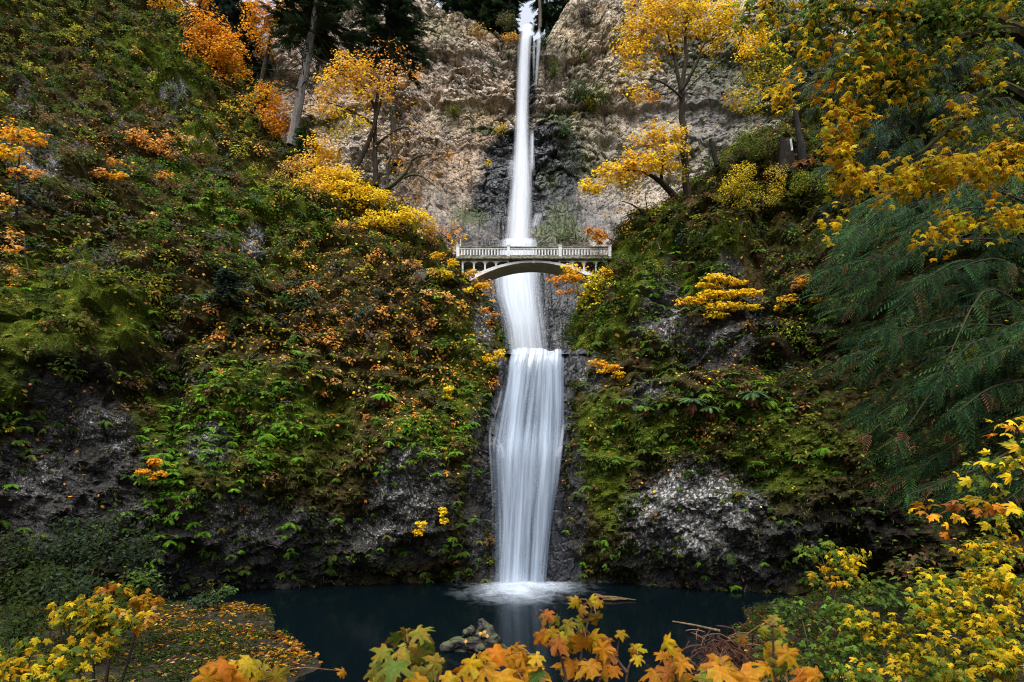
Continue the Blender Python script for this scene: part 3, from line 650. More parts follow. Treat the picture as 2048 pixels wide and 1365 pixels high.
    # thin strands running down the rock beside the main drop
    for k, (rows) in enumerate([
        [(770, 1003, 1010, 51.6, .6), (800, 996, 1004, 51.3, .6), (840, 986, 993, 51, .5), (880, 981, 988, 50.6, .5)],
        [(825, 978, 990, 50.8, .45), (870, 975, 984, 50.4, .6), (920, 978, 986, 50.1, .6), (1000, 983, 990, 50, .45), (1100, 984, 990, 49.9, .3)],
        [(838, 984, 996, 50.9, .5), (866, 990, 998, 50.6, .5), (890, 980, 992, 50.3, .65), (930, 984, 996, 50.1, .5)],
        [(835, 1125, 1131, 51.0, .55), (870, 1120, 1127, 50.6, .6), (900, 1114, 1124, 50.3, .6), (960, 1108, 1118, 50.1, .5), (1040, 1101, 1108, 49.9, .4)],
        [(720, 1129, 1133, 52.2, .5), (790, 1130, 1134, 51.5, .5), (840, 1129, 1133, 51.1, .4)],
        [(890, 1116, 1132, 50.5, .6), (905, 1108, 1124, 50.2, .65), (925, 1100, 1116, 50, .5)],
        [(885, 982, 1008, 50.3, .55), (905, 990, 1014, 50.1, .55), (930, 996, 1016, 50, .4)]]):
        veil('side_strand', rows, VEIL, lo, 12, 60, .6, -.55, 1.0, .05, seed=30 + k, topfade=.12, endfade=.2)

    # churned foam spreading over the pool
    m, nt = new_mat('pool_foam'); T = NT(nt)
    uv = T.attr('fuv', 'Vector'); dens = T.attr('dens')
    a = T.noise(1.0, 3, .5, T.mapping(uv, (1.5, .8, 1)), .8); b = T.noise(1.0, 4, .55, T.mapping(uv, (5, 2.2, 1)), .5)
    s = T.math('ADD', T.math('MULTIPLY', T.math('SUBTRACT', T.math('ADD', T.math('MULTIPLY', a, .8), T.math('MULTIPLY', b, .2)), .5), .8), dens)
    al = T.math('MULTIPLY', T.ramp(s, [(.05, 0.), (.45, .35), (1.0, 1.0)]), T.ramp(dens, [(0., 0.), (.3, 1.)]))
    df = T.bsdf((.56, .64, .74), .7); tp = T.n('ShaderNodeBsdfTransparent')
    mx = T.n('ShaderNodeMixShader'); T.l(al, mx.inputs[0]); T.l(tp.outputs[0], mx.inputs[1]); T.l(df, mx.inputs[2]); T.out(mx.outputs[0])
    c = at(1042, 1172, 49.9); c[2] = 0
    r = np.linspace(0, 1, 30); th = np.linspace(0, 2 * np.pi, 90)
    Rr, Th = np.meshgrid(r, th, indexing='ij')
    for nm, zz, k, sx, sy, seed in (('foam', .035, 1.0, 8.0, 11.5, 0), ('foam_crest', .10, 1.1, 5.2, 5.6, 3)):
        X = c[0] + np.cos(Th) * Rr * sx; Y = c[1] - .8 + np.sin(Th) * Rr * sy
        Z = zz + (.28 * np.exp(-(Rr / .45) ** 2) if seed else .03 * np.exp(-(Rr / .5) ** 2)) + .05 * vnoise(np.stack([Th * 6, Rr * 2, 0 * Rr], -1), 5 + seed) * (1 - Rr) * Rr
        de = k * np.clip(1 - Rr, 0, 1) ** 1.5 * (.75 + .3 * vnoise(np.stack([np.cos(Th) * 1.2, np.sin(Th) * 1.2, 0 * Th], -1), 77 + seed))
        uv = np.stack([X * .55 + seed, Y * .55, 0 * Th], -1)
        mb = MB(); mb.add(np.stack([X, Y, Z], -1).reshape(-1, 3), grid_faces(*X.shape))
        mb.build(nm, m, lo, smooth=True, attrs=dict(fuv=uv.reshape(-1, 3), dens=np.clip(de, 0, 1).ravel()))
build_falls()

# ------------------------------------------------------------------ the bridge
def build_bridge():
    D = 60.0; k = D / F
    X = lambda px: (px - CX) * k
    Zp = lambda py: CZ + (HY - py) * k
    root = empty('arch_bridge', (X(1067), D + 1.3, Zp(519)), 'white concrete arched footbridge spanning the gorge in front of the tall waterfall', 'bridge')
    m, nt = new_mat('old_concrete'); T = NT(nt); p = T.pos()
    n = T.noise(1.2, 6, .65, p); st = T.noise(1.0, 5, .65, T.mapping(p, (5, 5, .5)))
    c = T.ramp(n, [(.3, (.44, .44, .43)), (.55, (.60, .60, .59)), (.8, (.68, .68, .67))])
    c = T.mix(T.ramp(st, [(.52, 0.), (.78, .5)]), c, (.16, .155, .14))
    T.out(T.bsdf(c, .85, T.bump(T.noise(14, 4, .7, p), .4, .02), .2))
    m2, nt = new_mat('mossy_concrete'); T = NT(nt); p = T.pos()
    n = T.noise(3.2, 5, .65, T.mapping(p, (1, 1, 2)))
    c = T.ramp(n, [(.38, (.30, .29, .27)), (.52, (.12, .12, .07)), (.66, (.05, .065, .02))])
    T.out(T.bsdf(c, .9, T.bump(n, .5, .04), .2))
    y0, y1 = D, D + 2.7
    xl, xr = X(912), X(1222)
    ext = lambda px: 521 + 29.5 * ((px - 1067) / 122) ** 2
    ints = lambda px: 525.2 + 34.5 * ((px - 1067) / 122) ** 2
    # deck
    mb = MB(); mb.box((xl, y0 - .28, Zp(519.3)), (xr, y1 + .28, Zp(515.2))); mb.box((xl, y0 - .1, Zp(521)), (xr, y1 + .1, Zp(519.35)))
    mb.build('deck', m2, root)
    # arch barrel
    px = np.linspace(922, 1212, 61); mb = MB()
    A = np.stack([X(px), np.full(61, y0), Zp(ext(px))], -1); B = np.stack([X(px), np.full(61, y0), Zp(ints(px))], -1)
    A2, B2 = A.copy(), B.copy(); A2[:, 1] = y1; B2[:, 1] = y1
    V = np.concatenate([A, B, B2, A2]); q = np.arange(60); n_ = 61
    Fc = np.concatenate([np.stack([q + a * n_, q + 1 + a * n_, q + 1 + b * n_, q + b * n_], -1) for a, b in ((1, 0), (2, 1), (3, 2), (0, 3))])
    mb.add(V, Fc); mb.build('arch', m, root)
    mb = MB(); mb.box((X(1065), y0 - .05, Zp(526.5)), (X(1069), y0 + .2, Zp(519.4))); mb.build('keystone', m, root)
    # spandrel columns and little arches between them
    cols = [925, 947.7, 970, 992, 1145, 1168, 1192, 1213]
    for yy in (y0 + .04, y1 - .34):
        for c_ in cols:
            mb = MB(); zb = Zp(ext(c_) + 1.2); w_ = .085
            mb.box((X(c_) - w_, yy, zb), (X(c_) + w_, yy + .3, Zp(521.05)))
            mb.build('spandrel_column', m, root)
        for a, b in list(zip(cols[:3], cols[1:4])) + [(992, 1016)] + [(1120, 1145)] + list(zip(cols[4:7], cols[5:8])):
            xa, xb = X(a) + .087, X(b) - .087
            if b == 1016: xb = X(1018)
            if a == 1120: xa = X(1117)
            r = (xb - xa) / 2; mid = (xa + xb) / 2; t = np.linspace(0, np.pi, 17); top = Zp(521.05)
            rz = min(r * .8, .42)
            lo_ = np.stack([mid - r * np.cos(t), np.full(17, yy + .03), top - .46 + rz * np.sin(t)], -1)
            lo_[:, 2] = np.minimum(lo_[:, 2], top - .03)
            hi_ = lo_.copy(); hi_[:, 2] = top
            lo2, hi2 = lo_ + [0, .2, 0], hi_ + [0, .2, 0]
            V = np.concatenate([hi_, lo_, lo2, hi2]); q = np.arange(16)
            mb = MB(); mb.add(V, np.concatenate([np.stack([q + f * 17, q + 1 + f * 17, q + 1 + g * 17, q + g * 17], -1) for f, g in ((1, 0), (2, 1), (3, 2))]))
            mb.build('spandrel_arch', m, root)
    # railings, near and far side
    for yy, near in ((y0 - .1, True), (y1 - .1, False)):
        mb = MB(); mb.box((xl, yy - .06, Zp(496.3)), (xr, yy + .26, Zp(494.6)))
        rail = mb.build('railing', m2, root)
        mb = MB(); mb.box((xl, yy, Zp(499.4)), (xr, yy + .2, Zp(496.35))); mb.build('rail_beam', m, rail)
        mb = MB(); mb.box((xl, yy - .03, Zp(515.1)), (xr, yy + .23, Zp(511.2))); mb.build('rail_base', m2, rail)
        posts = [916, 1017, 1120, 1219]
        for pc in posts:
            mb = MB(); mb.box((X(pc) - .16, yy - .12, Zp(515.1)), (X(pc) + .16, yy + .32, Zp(493.6)))
            mb.box((X(pc) - .2, yy - .16, Zp(493.6)), (X(pc) + .2, yy + .36, Zp(492.0)))
            mb.build('railing_post', m, rail)
        for a, b in zip(posts[:-1], posts[1:]):
            xs = np.arange(X(a) + .38, X(b) - .28, .318)
            for x in xs:
                mb = MB()
                w0, w1 = .07, .12
                # a slim upright that widens into a little arch shoulder at the top
                pr = [(Zp(511.2), w0), (Zp(502.5), w0), (Zp(500.6), w0 * 1.25), (Zp(499.4), w1)]
                V = []
                for z, w_ in pr: V += [(x - w_, yy + .03, z), (x + w_, yy + .03, z), (x + w_, yy + .17, z), (x - w_, yy + .17, z)]
                Fb = []
                for i in range(3):
                    for j in range(4): Fb.append((4 * i + j, 4 * i + (j + 1) % 4, 4 * i + 4 + (j + 1) % 4, 4 * i + 4 + j))
                mb.add(V, Fb); mb.build('baluster', m, rail)
build_bridge()
# ------------------------------------------------------------------ leaf shapes
def leaf_quad():
    T = np.array([(0, 0, 0), (.30, .42, .07), (0, 1, -.06), (-.30, .42, .07)]); return T, np.array([(0, 1, 2), (0, 2, 3)])
def leaf_maple(detail=1, curl=.22):
    if detail == 0:
        o = [(.0, .0), (.38, .05), (.26, .28), (.56, .56), (.2, .6), (0, 1.0)]
    else:
        o = [(.0, .02), (.20, -.10), (.44, -.02), (.33, .10), (.34, .20), (.55, .28), (.70, .52), (.50, .50), (.46, .58), (.26, .46), (.22, .56), (.32, .74), (.18, .76), (.10, .90), (0, 1.08)]
    o = np.array(o); left = o[1:-1][::-1] * [-1, 1]
    ring = np.concatenate([o, left]); c = np.array([[0, .30]])
    P = np.concatenate([c, ring]); r2 = (P[:, 0] ** 2 * 1.2 + (P[:, 1] - .3) ** 2)
    z = -curl * r2 + .05 * np.abs(P[:, 0])
    n = len(ring); q = np.arange(n)
    T = np.concatenate([P, z[:, None]], 1); T[:, :2] *= .85
    return T, np.stack([np.zeros(n, int), 1 + q, 1 + (q + 1) % n], -1)
def frond(n=7, w=.22, droop=.35, tip=.15):
    """One fern frond along +Y: paired leaflets on a drooping rib, length 1."""
    V, Fc = [], []
    z = lambda y: .25 * y - droop * y * y
    for i in range(n):
        y = .10 + .86 * i / (n - 1); ww = w * (1 - ((y - .35) / .75) ** 2 * (.9 if y > .35 else 1.6)) + .015
        for s in (-1, 1):
            b = len(V)
            V += [(0, y - .05, z(y - .05)), (0, y + .05, z(y + .05)), (s * ww, y + .09, z(y + .1) - .10 * ww - .02)]
            Fc.append((b, b + 1, b + 2))
    b = len(V); V += [(-.012, 0, 0), (.012, 0, 0), (0, 1, z(1))]; Fc.append((b, b + 1, b + 2))
    return np.array(V, float), np.array(Fc)
def blade():
    return np.array([(-.04, 0, 0), (.04, 0, 0), (.035, .45, .10), (-.035, .45, .10), (0, 1, .02)]), np.array([(0, 1, 2), (0, 2, 3), (3, 2, 4)])
LQ, LQF = leaf_quad(); LM0, LM0F = leaf_maple(0); LM1, LM1F = leaf_maple(1);
def leaf_variant(k):
    rs = np.random.default_rng(k); T, TF = leaf_maple(1, rs.uniform(.1, .75)); T = T.copy()
    T[:, :2] *= 1 + rs.normal(size=(len(T), 1)) * .09; T[:, 0] *= rs.uniform(.7, 1.1); T[:, 2] += rs.uniform(-.5, .5) * T[:, 0] * T[:, 1] - rs.uniform(0, .6) * np.abs(T[:, 0]) ** 1.4
    return T, TF
LMV = [leaf_variant(k) for k in range(6)]
FR, FRF = frond(); BL, BLF = blade()
FRB, FRBF = frond(13, .16, .42)

def rand_dirs(n): return unit(RNG.normal(size=(n, 3)))
def frames(n, d):
    n = unit(n); Y = unit(d - n * np.sum(d * n, -1, keepdims=True)); return np.cross(Y, n), Y, n
def vary(c, n, v=.18, hue=.10):
    c = np.asarray(c, float)
    k = 1 + RNG.normal(size=(n, 1)) * v; h = 1 + RNG.normal(size=(n, 3)) * hue * .5
    return np.clip(c * np.clip(k, .45, 1.7) * h, .002, .85)
def pick(pal, n, wts=None):
    pal = np.array(pal); return pal[RNG.choice(len(pal), n, p=None if wts is None else np.array(wts) / np.sum(wts))]

DK = [(.022, .040, .008), (.034, .056, .011), (.046, .070, .014)]
GR = [(.055, .105, .014), (.075, .14, .018), (.095, .165, .022)]
BRG = [(.12, .28, .016), (.16, .34, .022), (.10, .24, .014)]
OLV = [(.075, .088, .014), (.11, .118, .018), (.145, .14, .025)]
BLG = [(.045, .075, .045), (.06, .095, .055), (.035, .06, .03)]
BRN = [(.085, .052, .022), (.12, .070, .028), (.16, .095, .04)]
GREY = [(.08, .075, .062), (.11, .10, .085)]
YGR = [(.27, .27, .025), (.35, .32, .035), (.21, .23, .02)]
YEL = [(.76, .51, .015), (.80, .57, .025), (.70, .46, .012)]
GLD = [(.76, .43, .012), (.74, .38, .010), (.78, .48, .018)]
ORA = [(.64, .26, .015), (.68, .31, .02), (.58, .20, .010)]
PCH = [(.66, .33, .08), (.70, .41, .14), (.58, .26, .06), (.68, .36, .06)]
RUS = [(.30, .10, .02), (.36, .13, .025), (.24, .08, .02)]

# ------------------------------------------------------------------ cover growing on the hillsides (what nobody could count)
def sampler(G, N, dens, margin=140):
    c = (G[:-1, :-1] + G[1:, 1:]) / 2
    area = np.linalg.norm(np.cross(G[1:, :-1] - G[:-1, :-1], G[:-1, 1:] - G[:-1, :-1]), axis=-1)
    px, py = proj(c)
    ok = (px > -margin) & (px < 2048 + margin) & (py > -margin) & (py < 1365)
    w = area * ok * dens[:-1, :-1]
    return np.cumsum(w.ravel()), w.sum()
def sample(G, N, dens, n, margin=140):
    cs, tot = sampler(G, N, dens, margin)
    k = np.searchsorted(cs, RNG.random(n) * cs[-1]); k = np.minimum(k, len(cs) - 1)
    i, j = np.divmod(k, G.shape[1] - 1); a, b = RNG.random((2, n, 1))
    L = lambda A: (A[i, j] * (1 - a) + A[i + 1, j] * a) * (1 - b) + (A[i, j + 1] * (1 - a) + A[i + 1, j + 1] * a) * b
    return L(G), unit(L(N))
UP = np.array([0, 0, 1.0]); CAM = np.array([0, 0, CZ])

def bushes(mb, P, N, r, cols, leaves=62, size=(.18, .42)):
    """Low clumps: leaf faces spread through a half dome that leans out of the slope and hangs down."""
    for p, n, rr, c in zip(P, N, r, cols):
        m = int(leaves * rr ** 1.2) + 8
        d = rand_dirs(m); d = d + n * .55 + UP * .25; d = unit(d)
        q = p + d * (rr * RNG.random((m, 1)) ** .4) * np.array([1, 1, .8])
        nn = unit(d * .6 + UP * .7 + rand_dirs(m) * .6)
        X, Y, Z = frames(nn, d * .6 + rand_dirs(m) * .8 - UP * .5)
        mb.scatter(LQ, LQF, q, X, Y, Z, RNG.uniform(*size, m), vary(c, m, .38))
def ferns(mb, P, N, size, cols, k=7, T=FR, TF=FRF):
    n = len(P); R = np.repeat
    p, nn, s, c = R(P, k, 0), R(N, k, 0), R(size, k), R(cols, k, 0)
    m = n * k
    side = unit(np.cross(nn, UP)); ang = RNG.uniform(-1.9, 1.9, (m, 1))
    d = unit(nn * .75 + UP * .55 * np.cos(ang) + side * np.sin(ang) * .9 - UP * .25 + rand_dirs(m) * .22)
    X, Y, Z = frames(unit(UP * .8 + nn * .6 + rand_dirs(m) * .25), d)
    mb.scatter(T, TF, p, X, Y, Z, s * RNG.uniform(.7, 1.15, m), vary(c, m, .2))
def hanging(mb, P, N, size, cols):
    m = len(P)
    loose = (RNG.random((m, 1)) < .65) * 1.0
    d = unit(-UP * (1 - .55 * loose) + N * (.45 + .5 * loose) + rand_dirs(m) * (.22 + .5 * loose)); X, Y, Z = frames(unit(N + UP * .3 + rand_dirs(m) * .5), d)
    mb.scatter(BL, BLF, P, X * 1.9, Y, Z, size, vary(cols, m, .45))
def litter(mb, P, N, size, cols, T=LM0, TF=LM0F, lift=.05):
    m = len(P)
    nn = unit(N * .8 + UP * .5 + rand_dirs(m) * .55); X, Y, Z = frames(nn, rand_dirs(m) - UP * .4)
    mb.scatter(T, TF, P + N * (lift + RNG.random((m, 1)) * .22), X, Y, Z, size, vary(cols, m, .2))
def twigs(mb, P, N, L, col, k=4, rad=.012):
    for p, n, l in zip(P, N, L):
        for q in range(k):
            d = unit(n * .5 + UP * RNG.uniform(-.3, .9) + rand_dirs(1)[0] * .7)
            e = p + d * l * RNG.uniform(.5, 1.1); mid = (p + e) / 2 + rand_dirs(1)[0] * l * .12 + UP * l * .08
            mb.tube([p, mid, e - UP * l * .12], [rad, rad * .75, rad * .4], 3, vary(col, 1, .2)[0], cap=False)

def choose(px, py, table):
    W = np.stack([b + ell(px, py, z) for _, b, z in table], -1); W = np.cumsum(W, -1)
    k = (RNG.random((len(px), 1)) * W[:, -1:] > W).sum(-1)
    out = np.zeros((len(px), 3))
    for i, (pal, _, _) in enumerate(table):
        s = k == i
        if s.any(): out[s] = pick(pal, s.sum())
    return out, k

def cover(side):
    G, N, A = HILL[side]; px, py = proj(G)
    where = 'left of the falls' if side < 0 else 'right of the falls'
    # --- bushy undergrowth
    if side < 0:
        bare = [(150, 880, 130, 110, 1), (60, 980, 130, 120, 1), (200, 960, 150, 110, .9), (480, 1090, 220, 80, 1), (820, 990, 80, 100, 1), (650, 900, 60, 200, .8), (760, 1080, 150, 70, .9), (140, 745, 100, 40, .8), (505, 480, 26, 36, .9), (200, 640, 100, 60, .6), (300, 1120, 160, 60, .8), (345, 180, 30, 26, .8), (700, 880, 40, 150, .9), (970, 900, 40, 300, .5), (60, 330, 60, 30, .6), (360, 800, 16, 70, .8)]
        dens = sstep(1180, 760, py) * .8 + .10
        dens = np.maximum(dens, ell(px, py, [(330, 900, 70, 150, .5), (120, 1100, 160, 60, .7), (850, 880, 90, 60, .6)]))
        nb = 6500
        tab = [(DK, .8, []), (GR, .25, [(440, 450, 130, 70, .9), (560, 730, 90, 60, .7), (850, 880, 90, 60, 1.5)]), (OLV, .3, [(330, 120, 150, 90, 1.3), (90, 90, 90, 60, 1.2), (200, 640, 150, 80, 1.0), (600, 520, 120, 60, .6), (930, 760, 60, 120, .8)]),
               (BLG, .12, [(460, 560, 60, 50, 2.4), (370, 330, 130, 60, 1.0), (300, 280, 140, 50, .7), (550, 590, 60, 40, 1.2), (620, 300, 40, 40, 1.5)]),
               (BRN, .30, [(360, 330, 200, 70, 1.3), (760, 590, 170, 100, 1.2), (870, 520, 80, 60, 1.3), (650, 560, 90, 60, .8), (250, 250, 150, 60, .8)]), (GREY, .10, [(180, 260, 160, 90, .9), (150, 460, 120, 60, .8), (740, 650, 60, 40, 1.0)]),
               (YGR, .06, [(520, 300, 110, 60, 1.3), (620, 350, 100, 50, 1.2), (330, 570, 60, 40, 1.0), (90, 70, 80, 60, .8), (430, 250, 70, 40, .8), (240, 520, 80, 40, .5)]),
               (PCH, .03, [(290, 280, 110, 50, .4), (640, 340, 100, 50, .6), (740, 640, 150, 120, 1.8), (830, 770, 120, 90, 1.8), (560, 700, 110, 40, .7), (480, 260, 70, 30, .5), (700, 540, 120, 80, .35), (900, 830, 60, 60, .6)])]
    else:
        bare = [(1390, 1030, 120, 100, 1), (1330, 640, 50, 100, .85), (1300, 790, 60, 50, .8), (1420, 690, 120, 60, .8), (1180, 760, 30, 50, .8), (1500, 620, 80, 50, .7), (1560, 1090, 140, 50, .9), (1140, 1000, 40, 200, .6), (1300, 1160, 300, 40, .8), (1460, 540, 40, 36, .7)]
        dens = sstep(1180, 820, py) * .62 + .12
        dens = np.maximum(dens, ell(px, py, [(1430, 800, 130, 50, 1), (1220, 870, 70, 70, .7)]))
        nb = 5200
        tab = [(DK, 1.0, []), (GR, .3, [(1330, 590, 60, 60, .9), (1220, 640, 50, 60, .8), (1350, 520, 90, 50, .8), (1290, 880, 80, 60, .9), (1430, 800, 100, 40, .9)]), (OLV, .35, [(1200, 860, 70, 80, .8), (1500, 480, 150, 60, .6), (1160, 680, 40, 50, 1), (1520, 920, 120, 50, .6)]),
               (BLG, .10, []), (BRN, .35, [(1480, 400, 160, 60, .8), (1430, 830, 90, 30, 1.0), (1250, 520, 60, 60, .8), (1600, 320, 100, 60, .8), (1500, 700, 120, 60, .6)]), (YGR, .07, [(1330, 470, 70, 40, .9), (1600, 390, 90, 40, .8), (1440, 780, 60, 30, .6), (1540, 290, 80, 50, .6), (1250, 1080, 60, 60, .3)]), (PCH, .01, [(1430, 860, 60, 30, .2)])]
    dens = np.clip(dens * (1 - ell(px, py, bare)), 0.01, 1) * (.35 + .65 * sstep(-.25, .35, fbm(G / 3.3, 3, 500 + side)))
    P, NN = sample(G, N, dens, nb)
    qx, qy = proj(P); cols, k = choose(qx, qy, tab)
    r = RNG.uniform(.25, .85, nb) * np.where(qy < 700, 1.15, .8) * np.where(RNG.random(nb) < .09, 1.8, 1)
    mb = MB(); bushes(mb, P + NN * .05, NN, r, cols, 62)
    tag(mb.build('undergrowth', M['leaf']), 'tangled low bushes and undergrowth covering the slope ' + where, 'undergrowth', kind='stuff')
    # --- ferns in bright patches
    if side < 0:
        fz = [(440, 440, 110, 70, .9), (500, 400, 80, 40, .7), (380, 760, 100, 60, .5), (330, 930, 55, 150, 1.0), (460, 830, 120, 90, 1.2), (540, 850, 60, 80, 1.1), (850, 880, 85, 55, 1.1), (770, 795, 32, 34, 1.2), (60, 840, 80, 60, .5), (300, 600, 70, 40, .5), (900, 560, 40, 60, .6), (770, 500, 40, 40, .5), (950, 760, 30, 80, .5), (340, 90, 130, 90, .45), (610, 720, 60, 30, .7), (430, 1080, 60, 60, .3), (620, 1080, 120, 60, .22), (300, 1030, 50, 80, .6), (900, 1100, 60, 60, .3), (740, 1120, 120, 30, .25), (690, 630, 40, 40, .3), (320, 400, 120, 80, .4), (120, 520, 100, 50, .5), (600, 640, 80, 40, .4)]
        base, nf = .06, 6500
    else:
        fz = [(1290, 880, 90, 60, .7), (1220, 870, 60, 70, .6), (1320, 590, 40, 70, .9), (1300, 670, 30, 50, .6), (1350, 500, 80, 50, .6), (1430, 800, 130, 40, 1.0), (1180, 640, 40, 60, .7), (1560, 880, 90, 50, .4), (1240, 560, 40, 40, .6), (1450, 470, 60, 40, .4), (1400, 880, 40, 40, .6), (1480, 940, 40, 40, .5), (1300, 1110, 120, 50, .3), (1560, 760, 60, 60, .5), (1590, 350, 60, 60, .5)]
        base, nf = .09, 3600
    d2 = np.clip(ell(px, py, fz) + base, 0, 1.2) * (.25 + .75 * sstep(-.2, .3, fbm(G / 1.6, 2, 530 + side)))
    P, NN = sample(G, N, d2, nf); qx, qy = proj(P)
    cols, _ = choose(qx, qy, [(GR, .9, []), (BRG, .25, [(850, 880, 90, 60, 2.5), (770, 795, 40, 40, 4), (330, 930, 60, 150, 3), (460, 820, 130, 80, 2.4), (440, 440, 110, 60, .8), (1430, 800, 120, 40, .8), (1320, 600, 40, 80, 1.0)]), (OLV, .25, [])])
    mb = MB(); ferns(mb, P + NN * .06, NN, RNG.uniform(.32, .75, nf), cols)
    tag(mb.build('fern_cover', M['fern']), 'small green ferns hanging from the rock ' + where, 'ferns', kind='stuff')
    # --- moss and grass hanging down the faces
    if side < 0:
        mz = [(640, 850, 80, 140, 1.3), (570, 900, 50, 60, .8), (200, 640, 150, 80, .6), (930, 800, 50, 200, .6), (480, 1000, 140, 60, .6), (700, 980, 90, 130, .8), (560, 1060, 120, 70, .7), (900, 1080, 60, 80, .8), (330, 1040, 60, 70, .7), (700, 760, 60, 60, .4), (500, 680, 200, 60, .4), (330, 130, 160, 80, .5), (760, 960, 60, 60, .35), (330, 900, 90, 150, .5), (700, 560, 200, 120, .35), (840, 830, 120, 80, .4)]
    else:
        mz = [(1200, 900, 60, 100, 1.2), (1290, 860, 90, 40, .8), (1560, 930, 120, 80, 1.1), (1420, 920, 160, 30, .8), (1170, 680, 40, 80, .9), (1270, 560, 60, 90, .6), (1500, 490, 160, 80, .5), (1220, 1060, 60, 100, 1.1), (1300, 1130, 100, 40, .6), (1560, 1050, 100, 50, .6), (1640, 980, 80, 60, .8), (1380, 560, 60, 60, .6), (1340, 740, 80, 60, .5)]
    d3 = np.clip(ell(px, py, mz) + .12, 0, 1.4) * (.3 + .7 * sstep(-.2, .3, fbm(G / 1.1, 2, 560 + side)))
    nm = 52000
    P, NN = sample(G, N, d3, nm); qx, qy = proj(P)
    cols, _ = choose(qx, qy, [([(.03, .04, .01), (.045, .055, .012)], .8, []), ([(.055, .11, .014), (.075, .145, .018)], .15, [(640, 850, 80, 140, 3.0), (1560, 930, 120, 70, .6), (1200, 880, 60, 90, .8)]), ([(.085, .095, .022), (.11, .12, .03)], .3, [(200, 640, 150, 80, .8), (1200, 900, 70, 100, .6)]), ([(.075, .058, .022), (.11, .085, .035)], .2, [(700, 850, 40, 150, 1.2), (1420, 920, 150, 30, 1.0)])])
    mb = MB(); hanging(mb, P, NN, RNG.uniform(.12, .42, nm), cols)
    tag(mb.build('hanging_moss', M['moss_blade']), 'shaggy moss and grass hanging down the rock ' + where, 'moss', kind='stuff')
    # --- fallen maple leaves
    if side < 0:
        lz = [(760, 640, 140, 110, 1.0), (840, 770, 110, 90, 1.1), (560, 700, 130, 40, .9), (640, 730, 90, 30, .7), (700, 520, 160, 90, .5), (900, 560, 60, 60, .5), (640, 360, 110, 60, .7), (480, 270, 80, 40, .5), (280, 290, 120, 50, .5), (340, 560, 60, 30, .6), (330, 490, 130, 40, .5), (900, 830, 50, 60, .7), (450, 620, 120, 60, .4), (60, 450, 80, 60, .5), (560, 480, 120, 80, .3), (860, 880, 60, 40, .4)]
        base, nl = .07, 21000
    else:
        lz = [(1440, 860, 130, 30, .7), (1420, 770, 80, 40, .6), (1500, 860, 80, 30, .5), (1200, 870, 60, 30, .25), (1560, 780, 80, 40, .4), (1350, 440, 100, 40, .4), (1500, 420, 120, 40, .3), (1250, 700, 60, 40, .2)]
        base, nl = .045, 3600
    d4 = np.clip(ell(px, py, lz) + base * sstep(1150, 800, py), 0, 1.2) * (.2 + .8 * sstep(-.2, .35, fbm(G / 1.9, 2, 590 + side)))
    P, NN = sample(G, N, d4, nl); qx, qy = proj(P)
    cols, _ = choose(qx, qy, [(PCH, 1.0, []), (ORA, .25, []), (YEL, .2, [(640, 360, 110, 60, 1)]), (RUS, .25, [(760, 640, 140, 110, .4)])])
    mb = MB(); litter(mb, P, NN, RNG.uniform(.17, .36, nl), cols)
    tag(mb.build('leaf_litter', M['leaf']), 'fallen orange maple leaves lying on the slope ' + where, 'fallen leaves', kind='stuff')
    # --- leafy herbs between the bushes
    d5 = np.clip(dens * .8 + ell(px, py, fz) * .5 + .03, 0, 1.3) * (.15 + .85 * sstep(-.15, .35, fbm(G / 1.2, 3, 620 + side)))
    nh = 38000 if side < 0 else 26000
    P, NN = sample(G, N, d5, nh); qx, qy = proj(P)
    cols, _ = choose(qx, qy, [(GR, .9, []), (DK, .5, []), (OLV, .35, []), (YGR, .22, [(520, 300, 120, 70, 1.0), (620, 360, 100, 50, .8), (330, 560, 80, 50, .5), (1500, 400, 150, 60, .4)]), (BRN, .3, [(760, 620, 160, 120, 1.2), (360, 330, 200, 70, .8)]), (BRG, .12, [(850, 880, 90, 60, 2.5), (330, 930, 60, 150, 2), (460, 820, 130, 80, 1.6), (440, 440, 120, 70, .8)])])
    mb = MB(); litter(mb, P, NN, RNG.uniform(.16, .40, nh), cols, LQ, LQF, .04)
    tag(mb.build('ground_cover', M['leaf']), 'small leafy plants dotted all over the slope ' + where, 'ground cover', kind='stuff')
    # --- dead stems
    if side < 0:
        tz = [(150, 130, 60, 60, 1), (180, 230, 80, 60, 1), (150, 480, 80, 60, 1), (330, 250, 150, 80, .7), (740, 640, 80, 50, 1), (100, 420, 80, 40, .7), (520, 640, 60, 30, .6), (500, 740, 60, 30, .5), (60, 60, 80, 60, .8), (360, 350, 140, 60, .8), (870, 470, 60, 40, 1)]
        nt_ = 520
    else:
        tz = [(1300, 440, 90, 50, .8), (1500, 380, 140, 50, .6), (1520, 260, 60, 50, 1), (1230, 510, 40, 40, .8), (1600, 450, 60, 60, .5)]; nt_ = 240
    P, NN = sample(G, N, np.clip(ell(px, py, tz) + .03, 0, 1), nt_)
    mb = MB(); twigs(mb, P, NN, RNG.uniform(.6, 1.9, nt_), (.16, .145, .125), 4, .018)
    tag(mb.build('dead_stems', M['bark']), 'thin grey dead stems in the undergrowth ' + where, 'twigs', kind='stuff')
cover(-1); cover(1)

